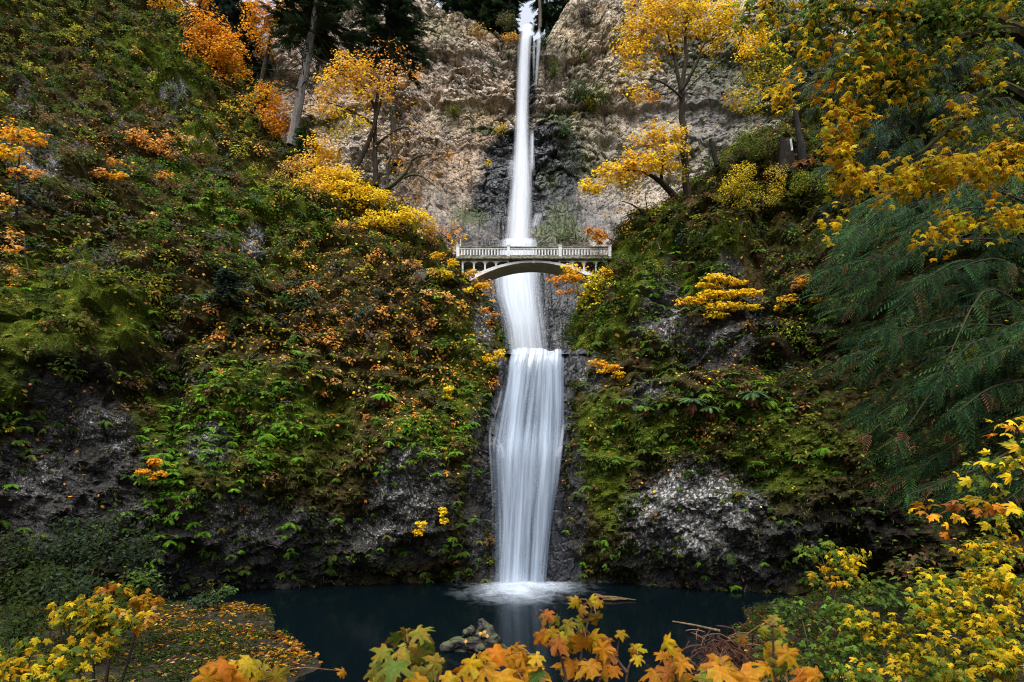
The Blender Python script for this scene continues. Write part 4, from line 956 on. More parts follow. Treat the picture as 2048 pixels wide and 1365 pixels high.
# ------------------------------------------------------------------ what grows on the far cliff
def cliff_cover():
    G = CLIFF; N = grid_normals(G); N = np.where(N[..., 1:2] > 0, -N, N); px, py = proj(G)
    dens = np.clip(ell(px, py, [(960, 45, 120, 20, .9), (1200, 60, 120, 50, .5), (880, 40, 60, 20, .8), (1230, 215, 60, 50, .7), (1420, 110, 140, 110, .9), (1500, 230, 120, 60, .8), (1320, 60, 120, 60, .5), (1140, 320, 50, 60, .3), (890, 480, 60, 40, .6), (1180, 470, 60, 14, .9), (640, 260, 70, 50, .6), (1330, 160, 60, 100, .3), (1560, 140, 120, 130, 1.0), (1450, 60, 120, 60, .9), (860, 390, 30, 60, .5), (1190, 250, 60, 30, .6)]) + .02, 0, 1)
    dens[:, -7:] = .5
    n = 2600; P, NN = sample(G, N, dens, n); qx, qy = proj(P)
    cols, _ = choose(qx, qy, [([(.06, .075, .03), (.085, .095, .04)], .8, []), (BRN, .5, [(1200, 60, 120, 50, .6)]), ([(.16, .15, .07), (.20, .17, .08)], .5, [(960, 60, 120, 40, 1)]), (PCH, .08, [(1240, 215, 60, 40, .8), (960, 60, 60, 20, .4)]), (YGR, .1, [(1440, 120, 120, 100, .8)])])
    mb = MB(); bushes(mb, P, NN, RNG.uniform(.25, .75, n), cols, 46, (.16, .34))
    tag(mb.build('undergrowth', M['leaf']), 'dry grass and low plants clinging to the far cliff', 'undergrowth', kind='stuff')
cliff_cover()
# ------------------------------------------------------------------ where a line of sight meets the slopes
_SP = np.concatenate([HILL[-1][0].reshape(-1, 3), HILL[1][0].reshape(-1, 3), CLIFF.reshape(-1, 3)])
_sx, _sy = proj(_SP)
def hit(px, py, r=9):
    s = (np.abs(_sx - px) < r) & (np.abs(_sy - py) < r)
    if not s.any(): return hit(px, py, r * 2) if r < 200 else 60.0
    return float(_SP[s, 1].min())
def gz(px, D):
    x = (px - CX) / F * D
    return np.array([x, D, float(ground_z(x, D))])

# ------------------------------------------------------------------ trees and bushes
def dim(pal, f):
    return [tuple(c * f for c in p) for p in pal]

def jitter_line(pts, rad, amp, n=None):
    pts = np.asarray(pts, float); rad = np.asarray(rad, float)
    s = np.concatenate([[0], np.cumsum(np.linalg.norm(np.diff(pts, axis=0), axis=1))])
    n = n or max(6, int(s[-1] / 1.2) + 4)
    t = np.linspace(0, s[-1], n)
    P = np.stack([np.interp(t, s, pts[:, k]) for k in range(3)], -1)
    if len(pts) > 2:
        for _ in range(2): P[1:-1] = .25 * P[:-2] + .5 * P[1:-1] + .25 * P[2:]
    w = np.sin(np.linspace(0, np.pi, n))[:, None]
    P = P + amp * w * np.stack([vnoise(np.stack([t * .6, t * 0 + k * 9.1, t * 0 + pts[0, 0]], -1), 3) for k in range(3)], -1)
    return P, np.interp(t, s, rad)

def leaves_at(mb, c, pr, m, out, size, pal, T, TF, flat=.28, droop=.3, ownvar=.2, up=.75):
    a = RNG.uniform(0, 2 * np.pi, m); r = pr * np.sqrt(RNG.random(m))
    q = c + np.stack([np.cos(a) * r, np.sin(a) * r, RNG.normal(size=m) * pr * flat - droop * r * r / max(pr, .01)], -1)
    d = np.stack([np.cos(a), np.sin(a), -.35 + 0 * a], -1) + out * .5 + rand_dirs(m) * .6
    nn = unit(UP * up + out * .45 + np.array([0, -.35, 0]) + rand_dirs(m) * .55)
    X, Y, Z = frames(nn, d)
    c = vary(pick(pal, m), m, ownvar); s = RNG.uniform(.6, 1.2, m) * size
    if isinstance(T, list):
        k = RNG.integers(len(T), size=m)
        for j, (t_, f_) in enumerate(T):
            w = k == j; mb.scatter(t_, f_, (q - Y * size * .2)[w], X[w], Y[w], Z[w], s[w], c[w])
    else: mb.scatter(T, TF, q - Y * size * .2, X, Y, Z, s, c)

def tree(name, label, cat, trunks, clusters, size=.28, group=None, T=(LM0, LM0F), dens=1.0, bark=(.035, .028, .02), twig=.018, pad=1.0, mat='leaf', flat=.28, crown='crown', trunk='trunk', cover=1.0, amp=.35, up=.75):
    """trunks: polylines [(px,py,D,radius)...]; clusters: (px,py,rx,ry,D,palette,fullness). Limbs are grown from the trunks to every leaf pad."""
    base = at(*trunks[0][0][:3])
    root = empty(name, base, label, cat, group)
    tb, cb = MB(), MB(); SK, SR = [], []
    for tr in trunks:
        P, R = jitter_line([at(*q[:3]) for q in tr], [q[3] for q in tr], amp * .5)
        tb.tube(P, R, 7, bark); SK.append(P); SR.append(R)
    SK = np.concatenate(SK); SR = np.concatenate(SR)
    for cx, cy, rx, ry, D, pal, full in clusters:
        cen = at(cx, cy, D); k = D / F; a, b = rx * k, ry * k; dp = max(.35, .55 * min(a, b) + .25 * max(a, b))
        pr0 = np.clip(.34 * min(a, b) + .25, .3, 1.5) * pad
        n = int(np.clip(2.3 * full * dens * (a * b) / (pr0 * pr0 * .42) * cover, 2, 170))
        d = rand_dirs(n) * RNG.random((n, 1)) ** .4
        C_ = cen + d * np.array([a, dp, b])
        order = np.argsort(np.min(np.linalg.norm(C_[:, None] - SK[None], axis=-1), 1))
        for c in C_[order]:
            dist = np.linalg.norm(SK - c, axis=1) + .5 * np.maximum(SK[:, 2] - c[2], 0)
            j = int(np.argmin(dist)); p0 = SK[j]; L = np.linalg.norm(c - p0)
            if L > .25:
                r0 = min(SR[j] * .6, twig * (1 + L * .8)); q = max(3, int(L / .8) + 2); t = np.linspace(0, 1, q)[:, None]
                bend = UP * .16 * L * np.sin(t * np.pi) + amp * .25 * min(L, 2) * vnoise(np.concatenate([t * 2.3, t * 0 + c[0], t * 0 + c[2]], 1), 5)[:, None] * rand_dirs(1)
                B = p0 * (1 - t) + c * t + bend; rr = np.linspace(r0, max(twig * .35, .004), q)
                tb.tube(B, rr, 4, bark, cap=False); SK = np.concatenate([SK, B[1:]]); SR = np.concatenate([SR, rr[1:]])
            pr = pr0 * RNG.uniform(.7, 1.25)
            out = unit(c - cen + np.array([0, -.3 * dp, 0]))
            m = int(np.clip(5.2 * full * dens * pr * pr / (size * size), 6, 190))
            leaves_at(cb, c, pr, m, out, size, pal, *(T if isinstance(T, tuple) else (T, None)), flat=flat, up=up)
    tb.build(trunk, M['bark'], root); cb.build(crown, M[mat], root)
    return root

Y1 = YEL + YEL + GLD; Y2 = GLD + YEL + ORA[:1]; O1 = ORA + GLD[:1]; O2 = ORA + RUS[:1] + PCH; YG = YEL + YGR + YGR; P1 = PCH + YEL; YO = YEL + GLD + PCH

# golden maples on the brow left of the bridge
tree('maple_tree', 'golden maple with twin dark leaning trunks, left of the tall waterfall', 'tree',
     [[(752, 372, 68, .34), (749, 300, 68, .30), (752, 215, 68, .22), (762, 120, 68.5, .10)], [(706, 345, 67, .30), (735, 290, 67.3, .26), (757, 232, 67.6, .18), (770, 160, 68, .07)], [(752, 220, 68, .2), (728, 175, 67.6, .12), (690, 140, 67, .05)], [(751, 290, 68, .16), (790, 262, 67.6, .1), (835, 250, 67.5, .04)], [(750, 250, 68, .16), (700, 222, 67, .1), (655, 205, 66.6, .05)]],
     [(700, 135, 52, 26, 67, YO, .9), (770, 150, 55, 28, 67.5, O2 + GLD, .55), (660, 170, 40, 28, 66.5, YO, .9), (720, 185, 60, 30, 67, YO, .8), (652, 215, 34, 24, 66, P1, .75), (800, 190, 46, 40, 68, O2 + BRN, .25), (700, 235, 56, 24, 66.5, Y1 + YGR, .6), (760, 110, 70, 26, 68.5, O2 + BRN, .28), (835, 155, 24, 20, 67.5, O2, .35), (672, 255, 46, 22, 66.5, YG, .6), (830, 255, 50, 24, 67.5, O2 + BRN, .22), (640, 290, 40, 24, 66, YO, .75), (770, 270, 50, 30, 68, O2 + YEL, .25)], .30, pad=.8)
tree('maple_tree', 'low maple with a long bent mossy limb reaching towards the tall waterfall', 'tree',
     [[(748, 388, 66, .26), (790, 372, 66, .24), (812, 350, 66, .2), (818, 322, 66, .15), (838, 312, 66, .09), (880, 308, 66, .04)], [(808, 356, 66, .15), (835, 342, 65.6, .1), (868, 372, 65.4, .05), (885, 388, 65.3, .02)], [(776, 378, 66, .12), (776, 330, 66, .1), (790, 290, 66.3, .05)]],
     [(870, 300, 40, 26, 66, O2 + BRN, .22), (890, 325, 30, 22, 66, O1, .3), (800, 320, 46, 36, 66.4, O2 + YEL, .25), (850, 350, 44, 26, 66.6, O1 + BRN, .25), (820, 395, 46, 22, 66.5, ORA + BRN, .4)], .28, bark=(.04, .038, .018), pad=.8)
for lab, tr, cl in [
    ('bright yellow maple thicket spilling over the brow below the twin trunks', (700, 400, 64), [(640, 372, 50, 28, 64.5, YO, 1.0), (700, 380, 50, 34, 63.5, Y1, 1.1), (745, 400, 42, 26, 63, Y1, 1.0), (655, 345, 46, 22, 65, YO, .9), (690, 350, 40, 20, 64.5, Y1, .9)]),
    ('flat yellow maple sprays at the edge of the brow, nearest the bridge on the left', (770, 450, 61.5), [(760, 440, 46, 18, 61, YEL, 1.1), (810, 430, 44, 16, 61, YEL, 1.1), (850, 445, 30, 16, 61, Y1, .9), (700, 452, 40, 14, 60.6, YO, .9), (880, 470, 24, 16, 61.5, O2, .5)]),
    ('pale yellow maple bush beside the grey fir trunk', (620, 345, 70), [(612, 322, 40, 20, 70, P1, .8), (655, 318, 40, 22, 68.5, YO, .9), (590, 345, 40, 18, 69.5, PCH + YGR, .7)]),
    ('thin orange bush above the left end of the bridge', (905, 490, 61.5), [(900, 462, 24, 20, 61.8, O2, .45), (918, 478, 18, 16, 61.3, ORA + GLD, .6), (868, 470, 24, 20, 62, O2 + BRN, .4)])]:
    tree('maple_bush', lab, 'bush', [[(*tr, .1), (tr[0] + 6, tr[1] - 18, tr[2], .07)], [(*tr, .08), (tr[0] - 22, tr[1] - 22, tr[2] - .4, .04)]], cl, .29, pad=.85)

# orange maples on the upper left slope
dk = hit(371, 92) + .3
tree('maple_tree', 'orange maple with a dark forked trunk on the mossy knoll at top left', 'tree',
     [[(370, 100, dk, .5), (378, 45, dk, .4), (384, 30, dk, .34), (372, 12, dk, .25), (358, -14, dk, .2)], [(383, 32, dk, .28), (398, 8, dk, .2), (412, -20, dk, .12)]],
     [(330, -6, 40, 20, dk - 1, O1, .7), (352, 5, 40, 14, dk - .5, O1 + YGR, .5), (400, -10, 40, 20, dk, ORA, .6)], .36)
tree('maple_tree', 'rounded bright orange maple leaning out behind the mossy knoll at top left', 'tree',
     [[(425, 170, 86, .25), (428, 120, 86, .2), (412, 70, 86, .1)], [(427, 140, 86, .16), (450, 105, 86, .08)]],
     [(402, 50, 36, 28, 86, O1, 1.0), (430, 75, 48, 34, 86, ORA, 1.1), (460, 110, 42, 34, 86, O1, 1.0), (412, 115, 40, 36, 86, O1, .8), (438, 160, 40, 26, 85, ORA + BRN, .55), (478, 140, 26, 18, 86, O1, .7)], .36)
tree('maple_tree', 'tall slender orange maple with a leaning trunk left of the grey fir', 'tree',
     [[(503, 226, 82, .42), (522, 170, 82, .36), (538, 95, 82, .28), (548, 40, 82, .2), (560, -10, 82, .1)]],
     [(540, 20, 50, 34, 82, O1, .8), (515, 50, 34, 28, 82, ORA, .7), (566, 55, 34, 26, 82, ORA + BRN, .55), (530, 90, 36, 26, 82, ORA, .5), (510, 20, 26, 22, 82, O1, .6), (575, 20, 28, 30, 82.5, O1, .5)], .36)
tree('maple_tree', 'drooping orange maple on the brow at the foot of the leaning orange one', 'tree',
     [[(520, 262, 80, .2), (528, 220, 80, .14), (536, 180, 80, .07)]],
     [(540, 190, 36, 26, 80, O1, .9), (552, 225, 30, 30, 79.5, ORA, 1.1), (510, 195, 30, 28, 80.5, ORA + YGR, .6), (475, 215, 40, 22, 80, O1 + YGR, .6), (560, 255, 24, 14, 79, ORA, .8)], .34)
for lab, tr, cl in [
    ('peach and orange maple sprays across the upper left slope, above the mossy ledge', (330, 285, hit(330, 290) - .3), [(275, 270, 36, 12, 0, PCH + ORA, .9), (310, 290, 36, 14, 0, O2, .7), (340, 305, 24, 12, 0, O2, .7), (345, 275, 30, 14, 0, PCH + RUS, .5)]),
    ('small orange maple sprays low on the upper left slope', (225, 350, hit(225, 355) - .3), [(200, 345, 22, 7, 0, O2, .9), (232, 350, 22, 8, 0, ORA + GLD, .9), (230, 325, 16, 8, 0, O2, .6), (330, 350, 18, 7, 0, O2, .8)]),
    ('orange maple sapling with a dark upright stem at the left edge', (32, 430, hit(36, 430) - 1.5), [(25, 265, 36, 22, 0, GLD + ORA, .9), (70, 275, 24, 14, 0, O1, .8), (20, 305, 40, 14, 0, GLD, .9), (50, 345, 34, 10, 0, O2, .7), (15, 400, 24, 16, 0, O2, .5)]),
    ('hanging golden maple branch over the mossy boulder at the left edge', (55, 500, hit(60, 500) - 2), [(55, 575, 24, 30, 0, GLD + ORA, .6), (60, 630, 30, 24, 0, GLD, .9), (80, 675, 40, 12, 0, GLD, 1.1), (20, 545, 18, 14, 0, O2, .7), (18, 480, 24, 26, 0, O2, .6), (25, 670, 12, 12, 0, GLD, .7)])]:
    D = tr[2]
    cl = [(a, b, c, d, D - .6, p, f) for a, b, c, d, _, p, f in cl]
    far = cl[0] if 'hanging' not in lab and 'sapling' not in lab else None
    trk = [[(*tr, .06), (cl[0][0], cl[0][1] + 3, D - .6, .025)]] + ([[(*tr, .05), (cl[-1][0], cl[-1][1] + 2, D - .5, .02)]] if far else [])
    if 'sapling' in lab: trk = [[(32, 440, D, .09), (36, 370, D - .3, .07), (38, 290, D - .6, .04), (36, 262, D - .6, .02)]]
    if 'hanging' in lab: trk = [[(48, 470, D + .6, .07), (62, 560, D - .4, .05), (78, 640, D - .6, .03), (86, 668, D - .6, .015)]]
    tree('maple_sapling' if 'sap' in lab else 'maple_branch', lab, 'maple', trk, cl, .30, pad=.7)

# maples on the right
D7 = 59.5
tree('maple_tree', 'tall golden maple with a dark forked trunk on the brow right of the tall waterfall', 'tree',
     [[(1376, 400, 62, .42), (1368, 300, 61, .36), (1364, 200, 60.5, .32), (1362, 175, 60, .28)], [(1363, 182, 60, .24), (1348, 120, 60, .16), (1334, 60, 60, .08)], [(1363, 180, 60, .26), (1372, 110, 60, .2), (1368, 50, 60, .12), (1380, 10, 60, .06)], [(1364, 180, 60, .22), (1392, 130, 59.5, .16), (1402, 85, 59.5, .1), (1440, 70, 59, .05)], [(1364, 190, 60, .1), (1400, 150, 60, .06), (1440, 118, 60, .03)], [(1363, 196, 60, .12), (1330, 165, 59, .09), (1290, 152, 58.6, .05), (1262, 170, 58.5, .02)]],
     [(1300, 20, 56, 30, 59.5, Y2, 1.0), (1370, 15, 60, 28, 59.5, Y1, 1.0), (1285, 60, 50, 26, 59, Y2, 1.0), (1340, 60, 50, 24, 60, Y1, .9), (1420, 40, 56, 28, 59.5, Y1, 1.0), (1262, 100, 36, 24, 58.6, Y2, .9), (1460, 75, 44, 20, 59, Y1, .8), (1255, 135, 28, 16, 58.4, Y2, .8), (1296, 130, 30, 14, 58.8, Y2, .5), (1270, 185, 36, 16, 58.4, Y2, .7), (1455, 20, 40, 26, 59.5, Y1 + YGR, .8), (1325, 100, 36, 14, 60, Y2, .5), (1300, 195, 24, 10, 58.6, ORA, .6), (1420, 100, 30, 12, 59.5, Y2, .5)], .30, pad=.85)
tree('maple_tree', 'leaning golden maple whose crown reaches out towards the bridge from the right brow', 'tree',
     [[(1352, 396, 60.5, .36), (1330, 370, 60, .3), (1310, 352, 59.6, .22), (1280, 340, 59, .12), (1230, 340, 58.6, .05)], [(1322, 362, 60, .2), (1325, 320, 59.5, .12), (1330, 270, 59.5, .05)]],
     [(1180, 372, 30, 16, 58, Y1, 1.1), (1225, 350, 40, 20, 58.3, Y1, 1.1), (1270, 330, 46, 24, 58.6, Y2, 1.2), (1320, 320, 46, 26, 59, Y1, 1.1), (1300, 280, 40, 18, 59, Y2, 1.0), (1345, 265, 36, 16, 59.4, Y1, .9), (1310, 250, 24, 10, 59, Y2, .8), (1350, 300, 34, 16, 59.6, Y1, .9), (1255, 365, 40, 12, 58.6, Y1, .8), (1262, 302, 14, 8, 58.5, GLD, .8), (1360, 345, 26, 26, 60, YG, .5)], .30, pad=.85)
tree('maple_tree', 'thin rust tinged bare branched maple under the leaning golden one, above the bridge end', 'tree',
     [[(1300, 440, 61.5, .12), (1268, 410, 61, .08), (1240, 402, 60.8, .03)], [(1290, 430, 61.3, .08), (1262, 430, 61, .05), (1238, 440, 60.8, .02)], [(1296, 436, 61.4, .08), (1290, 390, 61, .04)]],
     [(1262, 385, 44, 16, 61, GLD + BRN, .35), (1245, 425, 34, 26, 61, GLD + BRN, .4), (1280, 405, 34, 24, 61, GLD + YGR, .3), (1255, 460, 24, 18, 61, Y2 + BRN, .35)], .25, twig=.014)
tree('maple_bush', 'small bright orange maple bush at the right end of the bridge railing', 'bush',
     [[(1225, 486, 61, .06), (1208, 474, 60, .03)]], [(1188, 462, 16, 9, 59.3, ORA, 1.2), (1202, 472, 18, 8, 59.3, O1, 1.2), (1198, 484, 14, 5, 59.3, ORA, .9), (1178, 458, 8, 6, 59.3, ORA, 1)], .27, pad=.8)
tree('maple_bush', 'orange to yellow maple hanging below the right end of the bridge', 'bush',
     [[(1232, 560, 58.6, .1), (1200, 560, 57, .07), (1160, 548, 56, .03)], [(1215, 562, 58, .07), (1190, 590, 56.5, .04), (1175, 620, 56, .02)]],
     [(1118, 560, 26, 9, 55.8, ORA, 1.0), (1145, 552, 26, 12, 55.8, ORA + GLD, 1.0), (1150, 535, 26, 10, 56, GLD + YEL, .8), (1178, 570, 34, 22, 56, YEL + YGR, .9), (1215, 570, 30, 18, 56.5, YG, .9), (1232, 590, 18, 12, 56.5, YEL, 1.0), (1180, 605, 26, 18, 56, YEL + YGR, .8), (1190, 630, 16, 10, 56, Y1, .9), (1220, 618, 9, 9, 56.3, YEL, .9), (1135, 582, 22, 7, 55.8, ORA, .7), (1205, 545, 24, 8, 56.4, Y2, .8)], .27, pad=.75)
dm = hit(1440, 600)
tree('maple_tree', 'bright yellow maple growing out of the mossy rock wall right of the lower waterfall', 'tree',
     [[(1440, 632, dm + .4, .09), (1443, 605, dm - .8, .07), (1436, 575, dm - 1.2, .03)], [(1442, 612, dm - .6, .05), (1490, 592, dm - 1.2, .02)], [(1442, 610, dm - .6, .05), (1385, 600, dm - 1.3, .02)], [(1442, 620, dm - .5, .05), (1432, 632, dm - 1.4, .02)]],
     [(1432, 555, 32, 8, dm - 1.2, Y1, 1.2), (1470, 563, 26, 7, dm - 1.1, Y2, 1.0), (1420, 570, 26, 6, dm - 1.2, Y1, 1.0), (1445, 588, 50, 9, dm - 1.3, Y1, 1.2), (1500, 585, 34, 7, dm - 1.2, GLD + YEL, 1.1), (1390, 600, 36, 9, dm - 1.3, Y2, 1.0), (1362, 604, 14, 7, dm - 1.3, PCH + GLD, .9), (1450, 612, 42, 9, dm - 1.4, Y1, 1.2), (1500, 614, 26, 6, dm - 1.3, YEL, 1.0), (1430, 630, 24, 8, dm - 1.4, YEL, 1.1)], .24, pad=.6, flat=.18)
dm = hit(1215, 740)
tree('maple_bush', 'small orange maple on the rock wall just right of the lower waterfall lip', 'bush',
     [[(1228, 762, dm + .2, .05), (1215, 738, dm - .7, .02)]], [(1195, 725, 18, 7, dm - .8, ORA + GLD, 1.1), (1225, 735, 20, 8, dm - .9, O1, 1.1), (1235, 748, 14, 7, dm - .9, GLD, 1.0), (1205, 742, 12, 6, dm - .8, GLD, .7)], .24, pad=.6, flat=.2)
dm = hit(1590, 590)
tree('maple_bush', 'golden maple sprays on the rock wall beside the dark cedar fronds', 'bush',
     [[(1600, 600, dm + .2, .06), (1580, 590, dm - .7, .02)]], [(1575, 600, 24, 12, dm - .9, GLD, .8), (1610, 560, 22, 9, dm - .9, O1, .8), (1640, 600, 26, 7, dm - 1, GLD, .8), (1600, 575, 16, 7, dm - .8, ORA, .7), (1560, 615, 12, 6, dm - .9, GLD, .8)], .24, pad=.6, flat=.2)
for lab, px, py, cl in [
    ('tiny yellow maple at the left shoulder of the lower waterfall lip', 985, 712, [(1000, 708, 13, 10, YEL, 1.3), (975, 715, 12, 9, GLD, .9), (985, 730, 12, 7, YG, .8)]),
    ('small yellow sprig on the dark rock left of the lower waterfall, higher of two', 887, 1028, [(886, 1022, 8, 8, YEL, 1.3), (887, 1040, 8, 6, YEL, 1.1)]),
    ('small golden sprig on the dark rock left of the lower waterfall, lower of two', 840, 1055, [(842, 1048, 12, 6, YEL, 1.2), (838, 1062, 10, 9, GLD, 1.0)]),
    ('yellow maple sprays hanging under the left end of the bridge', 900, 545, [(893, 548, 18, 8, YEL, 1.1), (905, 525, 14, 9, Y1, .8), (876, 512, 18, 7, GLD, .9), (965, 571, 16, 6, GLD, 1.1), (938, 580, 12, 5, YEL, .8), (942, 545, 18, 6, GLD, .8)]),
    ('small orange spray on the gorge edge below the bridge, left side', 970, 622, [(968, 620, 10, 4, ORA + PCH, 1.1), (990, 628, 8, 5, ORA, 1), (985, 600, 6, 4, PCH, .7)]),
    ('yellow leafed sprig on the brushy wall left of the lower waterfall', 897, 780, [(897, 775, 9, 9, YEL, 1.1), (895, 792, 10, 6, YG, .9)]),
    ('orange maple spray on the dark rock at lower left', 305, 940, [(310, 924, 16, 7, ORA, 1.0), (285, 943, 18, 6, O1, 1.0), (320, 945, 12, 6, O1, .9), (304, 955, 10, 4, ORA, .8)])]:
    dm = hit(px, py) - .5
    tree('maple_sprig', lab, 'maple', [[(px, py + 6, dm + .6, .03), (px, py - 2, dm - .2, .015)]], [(a, b, c, d, dm - .3, p, f) for a, b, c, d, p, f in cl], .22, pad=.55, flat=.25)

tree('maple_tree', 'slim yellow green maple on the slope behind the dark snag at right', 'tree',
     [[(1530, 195, 64, .14), (1524, 150, 64, .11), (1522, 90, 64, .05)]], [(1520, 75, 40, 22, 63.5, Y1, .9), (1500, 105, 34, 18, 63.5, Y1, .8), (1545, 110, 34, 20, 63.5, YG, .9), (1520, 145, 44, 22, 63.5, YG, .9), (1490, 185, 40, 14, 63, YG + GLD, .8), (1470, 205, 34, 14, 63, GLD + YGR, .8), (1545, 175, 26, 16, 63.5, YG, .7), (1500, 215, 40, 16, 63, YG, .7)], .28, pad=.8)
for lab, px, py, cl in [
    ('pale yellow leafed shrub on the right slope below the forked golden maple', 1480, 385, [(1485, 345, 26, 18, YG + YEL, .9), (1470, 372, 34, 20, YG + YEL, .9), (1500, 385, 24, 22, YG, .8), (1450, 392, 18, 14, YG, .7), (1475, 412, 10, 10, YG, .7)]),
    ('smaller sparse yellow shrub on the right slope next to the reddish dead ferns', 1550, 385, [(1555, 345, 24, 14, YG + PCH, .7), (1555, 375, 18, 14, YEL + YGR, .7), (1540, 400, 16, 16, YG, .7)]),
    ('olive green bush on the right slope beside the dark stump', 1520, 290, [(1500, 285, 44, 30, OLV + GR, .9), (1540, 300, 34, 22, OLV, .8), (1470, 310, 30, 24, OLV + BLG, .7)]),
    ('yellow green leafy bush at the top of the rock wall near the cedar', 1620, 375, [(1620, 355, 34, 14, GR + YGR, .9), (1650, 372, 26, 12, GR + YGR, .8), (1600, 372, 20, 10, YGR, .7)])]:
    dm = hit(px, py + 14) - .4
    tree('shrub', lab, 'shrub', [[(px, py + 22, dm + .5, .05), (px, py - 4, dm - .3, .03)], [(px, py + 20, dm + .4, .04), (px + 14, py - 8, dm - .3, .02)]], [(a, b, c, d, dm - .5, p, f) for a, b, c, d, p, f in cl], .17, T=(LQ, LQF), pad=.7, flat=.5)

# bushes on the far cliff and plateau edge
for lab, px, py, rx, ry, pal in [
    ('dark green bush on a ledge of the far cliff right of the tall waterfall', 1155, 180, 30, 26, BLG + DK), ('spreading mid green bush on the cliff ledge beside the dark green one', 1185, 190, 34, 18, GR + DK),
    ('small yellow bush on the far cliff under the spreading green bush', 1180, 203, 13, 9, GLD), ('round dark bush just below the small yellow one on the cliff', 1186, 213, 12, 12, DK + GR),
    ('orange bush beside the top of the tall waterfall', 1020, 75, 17, 10, GLD + PCH), ('grey green bush at the cliff edge left of the waterfall top', 1015, 40, 24, 16, OLV + GREY), ('yellow bush on the black wet rock left of the tall waterfall', 1003, 256, 11, 6, GLD + YEL),
    ('little dark bush on the cliff face left of the waterfall, higher of two', 1018, 110, 8, 6, BLG + DK), ('little dark bush on the cliff face left of the waterfall, lower of two', 987, 130, 9, 9, BLG + DK), ('upright olive bush on the cliff right of the waterfall', 1108, 138, 13, 17, OLV + GR), ('dark bush on the cliff face under the grey cloud of twigs', 1167, 108, 12, 10, DK + OLV),
    ('yellow tuft on the lower cliff left of the tall waterfall', 976, 326, 6, 6, YEL), ('pale green tufts on the cliff ledge at left', 905, 220, 20, 8, YGR + OLV), ('tawny bush at the top edge of the far cliff', 955, 62, 22, 12, PCH + OLV), ('bluish bush in the wet hollow beside the waterfall', 1090, 82, 10, 8, BLG),
    ('green shrub on the wet rock hump right of the tall waterfall', 1130, 255, 16, 22, GR + BLG), ('dark low bush on the rock slab behind the bridge railing', 1150, 470, 40, 14, DK + GR), ('grey leafless bush at the top of the cliff right of the waterfall', 1168, 22, 18, 16, GREY)]:
    dm = hit(px, py, 7)
    tree('bush', lab, 'bush', [[(px, py + ry * .8, dm + .5, .12), (px, py, dm - .4, .06)]], [(px, py, rx, ry, dm - .5, pal, .9)], .30, T=(LQ, LQF), pad=.7, flat=.6, trunk='stem')

# ------------------------------------------------------------------ conifers
def needle_spray():
    V, Fc = [], []
    for i in range(7):
        y = .08 + i * .14; w = .30 * (1 - .55 * i / 6)
        for s in (-1, 1):
            b = len(V); V += [(0, y - .03, -.2 * y * y), (s * w, y + .16, -.2 * y * y - .10), (s * w * .8, y + .26, -.2 * y * y - .12), (0, y + .06, -.2 * y * y)]; Fc.append((b, b + 1, b + 2, b + 3))
    return np.array(V), np.array(Fc)
NS, NSF = needle_spray()
def fir(label, line, h0, h1, reach, n, pal, dead=0, group=None, spray=1.0, bark=(.10, .09, .08), up_tilt=-.15, nb=6):
    """line: trunk polyline (px,py,D,r); live boughs between fractions h0 and h1 of its length."""
    root = empty('fir_tree', at(*line[0][:3]), label, 'tree', group)
    P, R = jitter_line([at(*q[:3]) for q in line], [q[3] for q in line], .15, 40)
    tb, cb = MB(), MB(); tb.tube(P, R, 8, bark)
    L = np.linalg.norm(P[-1] - P[0])
    for k in range(n + dead):
        live = k < n
        f = RNG.uniform(h0, h1) if live else RNG.uniform(max(.05, min(.18, h0 - .03), h0 - .35), h0 + .12)
        p = np.array([np.interp(f, np.linspace(0, 1, 40), P[:, q]) for q in range(3)]); a = RNG.uniform(0, 2 * np.pi)
        l = reach * RNG.uniform(.55, 1.1) * (1.15 - .75 * f if live else .8)
        d = unit(np.array([np.cos(a), np.sin(a), up_tilt + RNG.normal() * .22 + (.0 if live else -.15)]))
        t = np.linspace(0, 1, 6)[:, None]; B = p + d * l * t - UP * (.22 * l * t ** 2 - .10 * l * t) + rand_dirs(1) * .1 * l * np.sin(t * 3)
        tb.tube(B, np.linspace(.07, .012, 6) * (1 if l > 2 else .6), 4, (.05, .042, .035), cap=False)
        m = nb * 3 if live else RNG.integers(0, 3)
        if m:
            tt = RNG.uniform(.22, 1.02, m)
            q = np.stack([np.interp(tt, t[:, 0], B[:, c]) for c in range(3)], -1)
            dd = unit(d * .9 + rand_dirs(m) * .75 - UP * .25); X, Y, Z = frames(UP + rand_dirs(m) * .4, dd)
            cb.scatter(NS, NSF, q, X, Y, Z, RNG.uniform(.7, 1.5, m) * spray, vary(pick(pal, m), m, .25))
    tb.build('trunk', M['bark'], root); cb.build('crown', M['needle'], root)
FIRC = [(.020, .042, .022), (.030, .056, .028), (.042, .070, .034), (.026, .044, .018)]
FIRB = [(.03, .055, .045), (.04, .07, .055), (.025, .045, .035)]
fir('tall fir with a pale grey bare lower trunk and dead branches, behind the golden maple', [(582, 292, 78, .62), (598, 210, 78, .56), (612, 130, 78, .5), (626, 60, 78.5, .44), (646, -60, 79, .3)], .62, 1.0, 9.5, 70, FIRC, 46, bark=(.17, .155, .14), spray=1.15)
fir('dark fir with a broad drooping crown, right of the grey bare trunk', [(790, 330, 84, .5), (783, 150, 84, .42), (776, 20, 84, .34), (770, -120, 84, .2)], .50, 1.0, 9.0, 120, FIRC, 40, spray=1.1, bark=(.06, .05, .04))
fir('bluish hazy fir beyond the orange maples at upper left', [(440, 200, 98, .5), (441, 60, 98, .4), (442, -80, 98, .2)], .35, 1.0, 7, 110, FIRB, 0, spray=1.2)
